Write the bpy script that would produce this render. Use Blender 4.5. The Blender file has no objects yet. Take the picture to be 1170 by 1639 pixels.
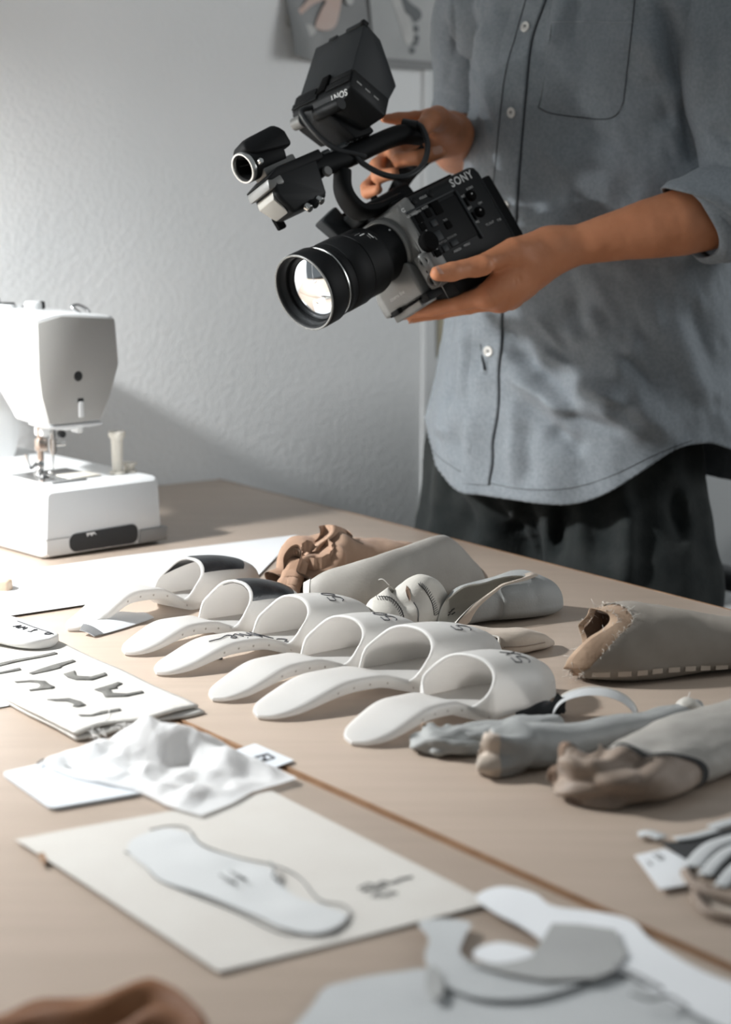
import bpy, bmesh, math
import numpy as np
from mathutils import Vector, Matrix

SC = bpy.context.scene
COL = SC.collection
PI = math.pi
rng = np.random.default_rng(7)

# ------------------------------------------------------------------ camera
FPX = 3380.0                      # focal length in pixels of the 1170 x 1639 frame
PITCH = math.radians(10.13)
CAM_Z = 1.253
cam_data = bpy.data.cameras.new('camera')
cam_data.sensor_fit = 'VERTICAL'
cam_data.sensor_height = 36.0
cam_data.lens = FPX / 1639.0 * 36.0
cam_data.clip_start = 0.05
cam_data.dof.use_dof = True
cam_data.dof.focus_distance = 2.14
cam_data.dof.aperture_fstop = 4.6
camera = bpy.data.objects.new('camera', cam_data)
camera.location = (0, 0, CAM_Z)
camera.rotation_euler = (PI / 2 - PITCH, 0, 0)
COL.objects.link(camera)
SC.camera = camera

# ------------------------------------------------------------------ world, lights, exposure
world = bpy.data.worlds.new('world')
world.use_nodes = True
SC.world = world
bg = world.node_tree.nodes['Background']
bg.inputs[0].default_value = (0.88, 0.955, 1.0, 1)
bg.inputs[1].default_value = 0.25
SC.view_settings.view_transform = 'Standard'
SC.view_settings.look = 'None'
SC.view_settings.gamma = 1.0
SC.view_settings.use_curve_mapping = False
SC.view_settings.exposure = 0.0


def area_light(name, loc, target, sx, sy, power, color):
    d = bpy.data.lights.new(name, 'AREA')
    d.shape = 'RECTANGLE'
    d.size, d.size_y = sx, sy
    d.energy = power
    d.color = color
    o = bpy.data.objects.new(name, d)
    o.location = loc
    o.rotation_euler = (Vector(target) - Vector(loc)).to_track_quat('-Z', 'Y').to_euler()
    COL.objects.link(o)
    return o


# soft fill light added on the right to brighten the wall; the desk lamp's own light is made in desk_lamp() below
area_light('right_fill_light', (3.2, 2.6, 2.0), (-0.2, 3.1, 1.1), 1.3, 1.5, 34.0, (0.97, 0.99, 1.0))

# ------------------------------------------------------------------ picture to place
CAMV = np.array((0.0, 0.0, CAM_Z))
_R = np.array((1.0, 0, 0))
_U = np.array((0, math.sin(PITCH), math.cos(PITCH)))
_F = np.array((0, math.cos(PITCH), -math.sin(PITCH)))
TABLE_Z = 0.75


def ray(px, py):
    return (px - 585.0) / FPX * _R + (819.5 - py) / FPX * _U + _F


def tp(px, py, z=0.0):
    """point on the plane z above the table top"""
    r = ray(px, py)
    return CAMV + r * ((TABLE_Z + z - CAM_Z) / r[2])


def at(px, py, Y):
    """point at depth Y in front of the camera"""
    r = ray(px, py)
    return CAMV + r * (Y / r[1])


def on_plane(px, py, p0, n):
    r = ray(px, py)
    return CAMV + r * (np.dot(np.array(p0) - CAMV, n) / np.dot(r, n))


def unit(v):
    v = np.asarray(v, float)
    return v / np.linalg.norm(v)


# ------------------------------------------------------------------ noise
def _hash(ix, iy, iz):
    h = (ix * 374761393 + iy * 668265263 + iz * 2147483647 % 1274126177) & 0x7fffffff
    h = ((h ^ (h >> 13)) * 1274126177) & 0x7fffffff
    h = (h ^ (h >> 16)) & 0xffff
    return h / 32767.5 - 1.0


def vnoise(P, scale=1.0, seed=0):
    P = np.asarray(P, float) * scale + seed * 17.31 + 1000.0
    I = np.floor(P).astype(np.int64)
    f = P - I
    f = f * f * (3 - 2 * f)
    r = 0
    for dx in (0, 1):
        for dy in (0, 1):
            for dz in (0, 1):
                w = (f[..., 0] if dx else 1 - f[..., 0]) * (f[..., 1] if dy else 1 - f[..., 1]) * (f[..., 2] if dz else 1 - f[..., 2])
                r = r + w * _hash(I[..., 0] + dx, I[..., 1] + dy, I[..., 2] + dz + 57)
    return r


def fbm(P, scale=1.0, octaves=3, seed=0):
    r, a = 0, 1.0
    for k in range(octaves):
        r = r + a * vnoise(P, scale * 2 ** k, seed + k)
        a *= 0.5
    return r


def smooth(a, b, x):
    t = np.clip((np.asarray(x, float) - a) / (b - a), 0, 1)
    return t * t * (3 - 2 * t)


def interp(x, xs, ys):
    """smooth interpolation through the given knots (monotone cubic)"""
    xs = np.asarray(xs, float)
    ys = np.asarray(ys, float)
    x = np.asarray(x, float)
    d = np.diff(ys) / np.diff(xs)
    m = np.zeros_like(ys)
    m[0], m[-1] = d[0], d[-1]
    for i in range(1, len(xs) - 1):
        m[i] = 0 if d[i - 1] * d[i] <= 0 else 2 * d[i - 1] * d[i] / (d[i - 1] + d[i])
    i = np.clip(np.searchsorted(xs, x) - 1, 0, len(xs) - 2)
    h = xs[i + 1] - xs[i]
    t = np.clip((x - xs[i]) / h, 0, 1)
    return (2 * t**3 - 3 * t**2 + 1) * ys[i] + (t**3 - 2 * t**2 + t) * h * m[i] + (-2 * t**3 + 3 * t**2) * ys[i + 1] + (t**3 - t**2) * h * m[i + 1]


def spline(pts, n):
    """n points along a Catmull-Rom curve through pts"""
    P = np.asarray(pts, float)
    P = np.vstack([2 * P[0] - P[1], P, 2 * P[-1] - P[-2]])
    k = len(P) - 3
    out = []
    for u in np.linspace(0, k, n):
        i = min(int(u), k - 1)
        t = u - i
        a, b, c, d = P[i:i + 4]
        out.append(0.5 * (2 * b + (c - a) * t + (2 * a - 5 * b + 4 * c - d) * t * t + (3 * b - a - 3 * c + d) * t**3))
    return np.array(out)


# ------------------------------------------------------------------ materials
def material(name, color, rough=0.6, metal=0.0, color2=None, nscale=20.0, detail=4.0, bump=0.0, bscale=200.0, spec=0.5,
             stretch=None, sss=0.0, trans=0.0, coat=0.0, sheen=0.0, weave=0.0, weave_scale=900.0, bdist=0.001, lo=0.35, hi=0.65, alpha=1.0):
    m = bpy.data.materials.new(name)
    m.use_nodes = True
    nt = m.node_tree
    N, L = nt.nodes, nt.links
    b = N['Principled BSDF']
    b.inputs['Roughness'].default_value = rough
    b.inputs['Metallic'].default_value = metal
    b.inputs['Specular IOR Level'].default_value = spec
    b.inputs['Base Color'].default_value = (*color, 1)
    b.inputs['Transmission Weight'].default_value = trans
    b.inputs['Coat Weight'].default_value = coat
    b.inputs['Sheen Weight'].default_value = sheen
    if sss:
        b.inputs['Subsurface Weight'].default_value = sss
        b.inputs['Subsurface Radius'].default_value = (0.006, 0.003, 0.002)
        b.inputs['Subsurface Scale'].default_value = 1.0
    tc = N.new('ShaderNodeTexCoord')
    vec = tc.outputs['Object']
    if stretch:
        mp = N.new('ShaderNodeMapping')
        mp.inputs['Scale'].default_value = stretch[:3]
        if len(stretch) > 3:
            mp.inputs['Rotation'].default_value[2] = stretch[3]
        L.new(vec, mp.inputs[0])
        vec = mp.outputs[0]
    if color2:
        t = N.new('ShaderNodeTexNoise')
        t.inputs['Scale'].default_value = nscale
        t.inputs['Detail'].default_value = detail
        L.new(vec, t.inputs['Vector'])
        r = N.new('ShaderNodeValToRGB')
        r.color_ramp.elements[0].position = lo
        r.color_ramp.elements[1].position = hi
        r.color_ramp.elements[0].color = (*color, 1)
        r.color_ramp.elements[1].color = (*color2, 1)
        L.new(t.outputs['Fac'], r.inputs[0])
        L.new(r.outputs[0], b.inputs['Base Color'])
    nrm = None
    if bump:
        t2 = N.new('ShaderNodeTexNoise')
        t2.inputs['Scale'].default_value = bscale
        t2.inputs['Detail'].default_value = 3
        L.new(tc.outputs['Object'], t2.inputs['Vector'])
        bp = N.new('ShaderNodeBump')
        bp.inputs['Strength'].default_value = bump
        bp.inputs['Distance'].default_value = bdist
        L.new(t2.outputs['Fac'], bp.inputs['Height'])
        nrm = bp.outputs[0]
    if weave:
        h = None
        for ax in ('X', 'Z'):
            w = N.new('ShaderNodeTexWave')
            w.bands_direction = ax
            w.inputs['Scale'].default_value = weave_scale / 20.0
            w.inputs['Distortion'].default_value = 1.5
            w.inputs['Detail'].default_value = 1
            L.new(tc.outputs['Object'], w.inputs['Vector'])
            if h is None:
                h = w.outputs['Fac']
            else:
                mx = N.new('ShaderNodeMath')
                mx.operation = 'MAXIMUM'
                L.new(h, mx.inputs[0])
                L.new(w.outputs['Fac'], mx.inputs[1])
                h = mx.outputs[0]
        bp = N.new('ShaderNodeBump')
        bp.inputs['Strength'].default_value = weave
        bp.inputs['Distance'].default_value = 0.0006
        L.new(h, bp.inputs['Height'])
        if nrm:
            L.new(nrm, bp.inputs['Normal'])
        nrm = bp.outputs[0]
    if nrm:
        L.new(nrm, b.inputs['Normal'])
    return m


def translucent(m, fac, color):
    """lets light through a thin sheet"""
    nt = m.node_tree
    b = nt.nodes['Principled BSDF']
    out = nt.nodes['Material Output']
    t = nt.nodes.new('ShaderNodeBsdfTranslucent')
    t.inputs[0].default_value = (*color, 1)
    mx = nt.nodes.new('ShaderNodeMixShader')
    mx.inputs[0].default_value = fac
    nt.links.new(b.outputs[0], mx.inputs[1])
    nt.links.new(t.outputs[0], mx.inputs[2])
    nt.links.new(mx.outputs[0], out.inputs[0])
    return m


# ------------------------------------------------------------------ objects
def tag(o, label=None, cat=None, group=None, kind=None):
    if label:
        o['label'] = label
    if cat:
        o['category'] = cat
    if group:
        o['group'] = group
    if kind:
        o['kind'] = kind
    return o


def empty(name, loc, label, cat, group=None, basis=None):
    o = bpy.data.objects.new(name, None)
    M = Matrix.Translation(Vector(loc))
    if basis is not None:
        M = M @ Matrix(np.array(basis).T.tolist()).to_4x4()
    o.matrix_world = M
    COL.objects.link(o)
    return tag(o, label, cat, group)


def world_of(o):
    M = o.matrix_basis.copy()
    p = o.parent
    while p is not None:
        M = p.matrix_basis @ M
        p = p.parent
    return M


def mesh(name, V, F, m, parent=None, smooth_shade=True, local=False, loc=None):
    """link one mesh object; V in world coordinates unless local"""
    V = np.asarray(V, float).reshape(-1, 3)
    if parent is not None and not local:
        I = np.array(world_of(parent).inverted())
        V = V @ I[:3, :3].T + I[:3, 3]
    o_loc = np.zeros(3)
    if parent is None and not local:
        o_loc = np.array(loc) if loc is not None else np.array(((V[:, 0].min() + V[:, 0].max()) / 2, (V[:, 1].min() + V[:, 1].max()) / 2, V[:, 2].min()))
        V = V - o_loc
    me = bpy.data.meshes.new(name)
    me.from_pydata(V.tolist(), [], [list(map(int, f)) for f in F])
    if isinstance(m, (list, tuple)):
        for x in m:
            me.materials.append(x)
    else:
        me.materials.append(m)
    bm = bmesh.new()
    bm.from_mesh(me)
    bmesh.ops.recalc_face_normals(bm, faces=bm.faces)
    bm.to_mesh(me)
    bm.free()
    if smooth_shade is True:
        me.polygons.foreach_set('use_smooth', [True] * len(me.polygons))
    elif smooth_shade:
        me.polygons.foreach_set('use_smooth', [True] * len(me.polygons))
        me.set_sharp_from_angle(angle=math.radians(smooth_shade))
    o = bpy.data.objects.new(name, me)
    o.location = o_loc
    COL.objects.link(o)
    if parent is not None:
        o.parent = parent
    return o


class Geo:
    """collects shapes of one part"""
    def __init__(self):
        self.V, self.F, self.n = [], [], 0

    def add(self, V, F):
        V = np.asarray(V, float).reshape(-1, 3)
        self.V.append(V)
        self.F += [[i + self.n for i in f] for f in F]
        self.n += len(V)
        return self

    def build(self, name, m, parent=None, smooth_shade=True, local=False):
        return mesh(name, np.vstack(self.V), self.F, m, parent, smooth_shade, local)


def grid_faces(nu, nv, close_u=False, close_v=False, off=0):
    F = []
    for i in range(nu if close_u else nu - 1):
        for j in range(nv if close_v else nv - 1):
            a, b = i, (i + 1) % nu
            c, d = j, (j + 1) % nv
            F.append([off + a * nv + c, off + b * nv + c, off + b * nv + d, off + a * nv + d])
    return F


def rings(R, cap0=True, cap1=True):
    """closed rings (k, n, 3) -> tube"""
    R = np.asarray(R, float)
    k, n = R.shape[:2]
    F = grid_faces(k, n, False, True)
    if cap0:
        F.append(list(range(n))[::-1])
    if cap1:
        F.append([(k - 1) * n + j for j in range(n)])
    return R.reshape(-1, 3), F


def frames(P, up=(0, 0, 1)):
    P = np.asarray(P, float)
    T = np.gradient(P, axis=0)
    T /= np.linalg.norm(T, axis=1)[:, None] + 1e-12
    S = np.cross(T, np.array(up, float))
    S /= np.linalg.norm(S, axis=1)[:, None] + 1e-12
    N = np.cross(S, T)
    return T, S, N


def tube(P, r, n=10, up=(0, 0, 1), cap=True):
    P = np.asarray(P, float)
    r = np.broadcast_to(np.asarray(r, float), (len(P),))
    T = np.gradient(P, axis=0)
    T /= np.linalg.norm(T, axis=1)[:, None] + 1e-12
    s = np.cross(T[0], np.array(up, float))
    if np.linalg.norm(s) < 1e-3:
        s = np.cross(T[0], np.array((1.0, 0.3, 0)))
    R = []
    a = np.linspace(0, 2 * PI, n, endpoint=False)
    for i in range(len(P)):
        s = s - T[i] * np.dot(s, T[i])
        s = s / np.linalg.norm(s)
        b = np.cross(T[i], s)
        R.append(P[i] + r[i] * (np.cos(a)[:, None] * s + np.sin(a)[:, None] * b))
    return rings(R, cap, cap)


def rbox(size, bevel, M=None, seg=2):
    """bevelled box centred on the origin, then moved by (origin, axes)"""
    bm = bmesh.new()
    bmesh.ops.create_cube(bm, size=1.0)
    bmesh.ops.scale(bm, vec=Vector(size), verts=bm.verts)
    if bevel > 0:
        bmesh.ops.bevel(bm, geom=list(bm.edges), offset=bevel, segments=seg, profile=0.5, affect='EDGES')
    V = np.array([v.co[:] for v in bm.verts])
    bm.verts.index_update()
    F = [[v.index for v in f.verts] for f in bm.faces]
    bm.free()
    if M is not None:
        o, B = M
        V = V @ np.array(B) + np.array(o)
    return V, F


def hull(P, bevel=0.0, seg=2):
    """bevelled convex hull of points"""
    bm = bmesh.new()
    for p in P:
        bm.verts.new(p)
    r = bmesh.ops.convex_hull(bm, input=bm.verts)
    junk = [g for g in r['geom_interior'] if isinstance(g, bmesh.types.BMVert)]
    if junk:
        bmesh.ops.delete(bm, geom=junk, context='VERTS')
    bmesh.ops.dissolve_limit(bm, angle_limit=0.02, verts=bm.verts, edges=bm.edges)
    if bevel:
        bmesh.ops.bevel(bm, geom=list(bm.edges), offset=bevel, segments=seg, profile=0.5, affect='EDGES')
    bm.verts.index_update()
    V = np.array([v.co[:] for v in bm.verts])
    F = [[v.index for v in f.verts] for f in bm.faces]
    bm.free()
    return V, F


def prism(poly, p0, ex, ey, ez, h, bevel=0.0, seg=2):
    """extrudes a 2-D outline by h along ez"""
    bm = bmesh.new()
    p0, ex, ey, ez = (np.array(q, float) for q in (p0, ex, ey, ez))
    vs = [bm.verts.new(p0 + ex * a + ey * b) for a, b in poly]
    f = bm.faces.new(vs)
    r = bmesh.ops.extrude_face_region(bm, geom=[f])
    bmesh.ops.translate(bm, vec=Vector(ez * h), verts=[v for v in r['geom'] if isinstance(v, bmesh.types.BMVert)])
    bmesh.ops.recalc_face_normals(bm, faces=bm.faces)
    if bevel:
        bmesh.ops.bevel(bm, geom=list(bm.edges), offset=bevel, segments=seg, profile=0.5, affect='EDGES')
    bm.verts.index_update()
    V = np.array([v.co[:] for v in bm.verts])
    F = [[v.index for v in f.verts] for f in bm.faces]
    bm.free()
    return V, F


def lathe(prof, o, axis, n=32, cap0=True, cap1=True):
    """prof: (distance along axis, radius)"""
    axis = unit(axis)
    s = np.cross(axis, (0.0, 0.0, 1.0))
    s = unit(s) if np.linalg.norm(s) > 1e-3 else np.array((1.0, 0, 0))
    b = np.cross(axis, s)
    a = np.linspace(0, 2 * PI, n, endpoint=False)
    R = [np.array(o) + axis * d + r * (np.cos(a)[:, None] * s + np.sin(a)[:, None] * b) for d, r in prof]
    return rings(R, cap0, cap1)


def flat_shape(poly, zfun, thick, subdiv=0, maxlen=None):
    """a flat outline (x, y) laid over height zfun(x, y), with thickness"""
    bm = bmesh.new()
    vs = [bm.verts.new((p[0], p[1], 0)) for p in poly]
    f = bm.faces.new(vs)
    bmesh.ops.triangulate(bm, faces=[f])
    if maxlen:
        for _ in range(6):
            e = [x for x in bm.edges if x.calc_length() > maxlen]
            if not e:
                break
            bmesh.ops.subdivide_edges(bm, edges=e, cuts=1)
            bmesh.ops.triangulate(bm, faces=bm.faces)
    bm.normal_update()
    if bm.faces[:] and sum(x.normal.z for x in bm.faces) < 0:
        bmesh.ops.reverse_faces(bm, faces=bm.faces)
    r = bmesh.ops.extrude_face_region(bm, geom=list(bm.faces))
    top = set(v for v in r['geom'] if isinstance(v, bmesh.types.BMVert))
    bm.verts.index_update()
    V = np.array([v.co[:] for v in bm.verts])
    t = np.array([v in top for v in bm.verts])
    z = zfun(V[:, 0], V[:, 1]) + np.where(t, thick, 0)
    V[:, 2] = z
    F = [[v.index for v in f.verts] for f in bm.faces]
    bm.free()
    return V, F


def surface_nets(f, lo, hi, h):
    """mesh of the zero level of f(P)"""
    lo, hi = np.array(lo, float), np.array(hi, float)
    n = np.ceil((hi - lo) / h).astype(int) + 1
    ax = [lo[i] + h * np.arange(n[i]) for i in range(3)]
    G = np.stack(np.meshgrid(*ax, indexing='ij'), -1)
    D = f(G.reshape(-1, 3)).reshape(n)
    S = D < 0
    c = [(i, j, k) for i in (0, 1) for j in (0, 1) for k in (0, 1)]
    sl = lambda A, o: A[o[0]:n[0] - 1 + o[0], o[1]:n[1] - 1 + o[1], o[2]:n[2] - 1 + o[2]]
    cnt = sum(sl(S, o).astype(int) for o in c)
    act = (cnt > 0) & (cnt < 8)
    idx = -np.ones(act.shape, int)
    cells = np.argwhere(act)
    idx[act] = np.arange(len(cells))
    acc = np.zeros((len(cells), 3))
    num = np.zeros(len(cells))
    for a in c:
        for d in range(3):
            if a[d]:
                continue
            b = list(a)
            b[d] = 1
            A = D[tuple((cells + a).T)]
            B = D[tuple((cells + b).T)]
            m = (A < 0) != (B < 0)
            t = np.where(m, A / np.where(m, A - B, 1), 0)
            p = np.array(a, float)[None] + np.eye(3)[d] * t[:, None]
            acc += p * m[:, None]
            num += m
    V = lo + h * (cells + acc / num[:, None])
    F = []
    for d in range(3):
        e, g = (d + 1) % 3, (d + 2) % 3
        s0 = [slice(1, n[q] - 1) for q in range(3)]
        s0[d] = slice(0, n[d] - 1)
        s1 = list(s0)
        s1[d] = slice(1, n[d])
        m = S[tuple(s0)] != S[tuple(s1)]
        pos = np.argwhere(m)
        off = np.array([1, 1, 1])
        off[d] = 0
        pos = pos + off
        q = []
        for (u, v) in ((0, 0), (1, 0), (1, 1), (0, 1)):
            z = pos.copy()
            z[:, e] -= u
            z[:, g] -= v
            q.append(idx[tuple(z.T)])
        q = np.stack(q, 1)
        inside = S[tuple(pos.T)]
        q[~inside] = q[~inside][:, ::-1]
        F.append(q)
    return V, np.vstack(F)


def relax(V, F, it=2, lam=0.5):
    """Laplacian smoothing of a quad mesh"""
    F = np.asarray(F)
    E = np.vstack([F[:, [0, 1]], F[:, [1, 2]], F[:, [2, 3]], F[:, [3, 0]]])
    for _ in range(it):
        A = np.zeros_like(V)
        N = np.zeros(len(V))
        np.add.at(A, E[:, 0], V[E[:, 1]])
        np.add.at(A, E[:, 1], V[E[:, 0]])
        np.add.at(N, E[:, 0], 1)
        np.add.at(N, E[:, 1], 1)
        V = V + lam * (A / N[:, None] - V)
    return V


def sd_cone(P, a, b, ra, rb):
    a, b = np.asarray(a, float), np.asarray(b, float)
    ba = b - a
    t = np.clip(((P - a) @ ba) / (ba @ ba), 0, 1)
    return np.linalg.norm(P - a - t[:, None] * ba, axis=1) - (ra + t * (rb - ra))


def sd_ell(P, c, axes, r):
    """ellipsoid with rows of axes as its unit directions"""
    Q = (P - np.asarray(c)) @ np.asarray(axes).T
    r = np.asarray(r, float)
    k0 = np.linalg.norm(Q / r, axis=1)
    k1 = np.linalg.norm(Q / r**2, axis=1)
    return k0 * (k0 - 1.0) / (k1 + 1e-9)


def smin(a, b, k):
    h = np.clip(0.5 + 0.5 * (b - a) / k, 0, 1)
    return b + (a - b) * h - k * h * (1 - h)


def text_geo(body, size, p0, ex, ey, off=0.0, thick=0.0004, bold=0.0, align='CENTER', spacing=1.0, shear=0.0):
    """flat lettering as mesh data, laid in the plane (p0, ex, ey)"""
    cu = bpy.data.curves.new('lettering', 'FONT')
    cu.body = body
    cu.size = size
    cu.align_x = align
    cu.align_y = 'CENTER'
    cu.offset = bold
    cu.space_character = spacing
    cu.shear = shear
    cu.resolution_u = 3
    ob = bpy.data.objects.new('lettering', cu)
    COL.objects.link(ob)
    dg = bpy.context.evaluated_depsgraph_get()
    me = bpy.data.meshes.new_from_object(ob.evaluated_get(dg))
    V = np.array([v.co[:] for v in me.vertices]).reshape(-1, 3)
    F = [list(p.vertices) for p in me.polygons]
    bpy.data.objects.remove(ob)
    bpy.data.curves.remove(cu)
    bpy.data.meshes.remove(me)
    p0, ex, ey = np.array(p0, float), np.array(ex, float), np.array(ey, float)
    W = p0 + V[:, :1] * ex + V[:, 1:2] * ey + np.cross(ex, ey) * off
    return W, F
# ------------------------------------------------------------------ materials
M_wall = material('wall_plaster', (0.79, 0.80, 0.795), 0.85, color2=(0.825, 0.83, 0.825), nscale=3.0, bump=0.42, bscale=120.0, bdist=0.0030, spec=0.2)
M_trim = material('white_trim', (0.70, 0.70, 0.69), 0.5)
M_floor = material('grey_floor', (0.22, 0.20, 0.18), 0.5, color2=(0.27, 0.25, 0.23), nscale=6)
M_table = material('beech_laminate', (0.415, 0.332, 0.265), 0.38, color2=(0.45, 0.36, 0.29), nscale=9.0, detail=6, stretch=(0.7, 7.0, 1.0, math.radians(55)), spec=0.5, bump=0.04, bscale=500, bdist=0.0005)
M_edge = material('beech_edge_band', (0.22, 0.115, 0.055), 0.5, color2=(0.30, 0.17, 0.09), nscale=40)
M_steel = material('grey_table_leg', (0.35, 0.36, 0.37), 0.35, 0.8)

# ------------------------------------------------------------------ the setting
KCORN = tp(350, 766)                          # far corner of the table by the wall
EA = unit(tp(1170, 975) - KCORN)              # along the long edge, towards the camera
EN = np.array((-EA[1], EA[0], 0.0))           # across the table, away from the camera
if EN[1] < 0:
    EN = -EN
EZ = np.array((0.0, 0.0, 1.0))
W0 = KCORN - EA * 0.03                        # a point on the wall


def wpt(px, py, off=0.0):
    return on_plane(px, py, W0 + EA * off, EA)


t_corner = np.dot(wpt(680, 650) - W0, EN)     # where the wall steps back


def wall_slab(name, t0, t1, off, thick, z1=2.6):
    g = Geo()
    c = W0 + EN * (t0 + t1) / 2 - EA * (off + thick / 2)
    c = np.array((c[0], c[1], z1 / 2))
    g.add(*rbox((t1 - t0, thick, z1), 0.004, (c, (EN, EA, EZ))))
    return tag(g.build(name, M_wall, None, 30), kind='structure')


wall_slab('wall_back', -1.6, t_corner, 0.0, 0.16)
wall_slab('wall_right', t_corner - 0.01, 3.2, 0.05, 0.11)
g = Geo()
c = W0 + EN * (t_corner - 0.004) + EA * 0.001
g.add(*rbox((0.008, 0.006, 2.6), 0.002, (np.array((c[0], c[1], 1.3)), (EN, EA, EZ))))
tag(g.build('trim_1', M_wall, None, 30), kind='structure')
g = Geo()
g.add([(-4, -1, 0), (5, -1, 0), (5, 6, 0), (-4, 6, 0), (-4, -1, -0.1), (5, -1, -0.1), (5, 6, -0.1), (-4, 6, -0.1)],
      [[0, 1, 2, 3], [7, 6, 5, 4], [0, 4, 5, 1], [1, 5, 6, 2], [2, 6, 7, 3], [3, 7, 4, 0]])
tag(g.build('floor', M_floor, None, False), kind='structure')
g = Geo()
for t0, t1, off in ((-1.6, t_corner, 0.0), (t_corner, 3.2, -0.05)):
    c = W0 + EN * (t0 + t1) / 2 + EA * (off + 0.007)
    g.add(*rbox((t1 - t0, 0.014, 0.07), 0.003, (np.array((c[0], c[1], 0.036)), (EN, EA, EZ))))
    tag(g.build('baseboard_back', M_trim, None, 30), kind='structure')
    g = Geo()

# ------------------------------------------------------------------ two tables pushed together
TW = 0.0
seam_w = -np.dot(tp(640, 1311) - KCORN, EN)   # width of the far table


def work_table(label, w0, w1, length, z_drop=0.0):
    c = KCORN + EA * length / 2 - EN * (w0 + w1) / 2
    t = empty('work_table', (c[0], c[1], 0), label, 'table')
    top = Geo().add(*rbox((length, w1 - w0, 0.024), 0.0015, (np.array((c[0], c[1], TABLE_Z - 0.0125 - z_drop)), (EA, EN, EZ))))
    top.build('tabletop', M_table, t, 30)
    for s, ww in ((1, w0 - 0.0), (-1, w1 + 0.0)):
        p = KCORN + EA * length / 2 - EN * (ww + s * 0.0008)
        Geo().add(*rbox((length - 0.004, 0.0032, 0.0240), 0.0004, (np.array((p[0], p[1], TABLE_Z - 0.0122 - z_drop)), (EA, EN, EZ)))).build('edge_band', M_edge, t, 30)
    for a in (0.05, length - 0.05):
        for w in (w0 + 0.05, w1 - 0.05):
            p = KCORN + EA * a - EN * w
            Geo().add(*rbox((0.04, 0.04, TABLE_Z - 0.025), 0.004, (np.array((p[0], p[1], (TABLE_Z - 0.025) / 2)), (EA, EN, EZ)))).build('leg', M_steel, t, 30)
    for w in (w0 + 0.05, w1 - 0.05):
        p = KCORN + EA * length / 2 - EN * w
        Geo().add(*rbox((length - 0.14, 0.02, 0.045), 0.003, (np.array((p[0], p[1], TABLE_Z - 0.048)), (EA, EN, EZ)))).build('rail', M_steel, t, 30)
    return t


work_table('far beech worktable against the wall, carrying the sewing machine and white shells', 0.0, seam_w - 0.0028, 1.9)
work_table('near beech worktable this side of the brown seam, carrying the paper pattern sheets', seam_w + 0.0028, seam_w + 0.75, 2.0, 0.0004)
# ------------------------------------------------------------------ white plastic slipper shells
M_shell = translucent(material('white_moulded_plastic', (0.72, 0.715, 0.695), 0.42, bump=0.05, bscale=300, bdist=0.0006, spec=0.45), 0.42, (0.90, 0.87, 0.84))
M_shell_in = material('matt_shell_lining', (0.74, 0.72, 0.69), 0.7, bump=0.05, bscale=300, bdist=0.0006)
M_dim = material('shell_dimple', (0.50, 0.47, 0.43), 0.7)
M_black_film = material('black_film', (0.012, 0.013, 0.015), 0.28, color2=(0.03, 0.032, 0.035), nscale=60, bump=0.25, bscale=220, bdist=0.0008)
M_ink = material('black_marker_ink', (0.035, 0.035, 0.04), 0.6)
M_ink_grey = material('grey_pencil_line', (0.16, 0.16, 0.16), 0.7)


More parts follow.
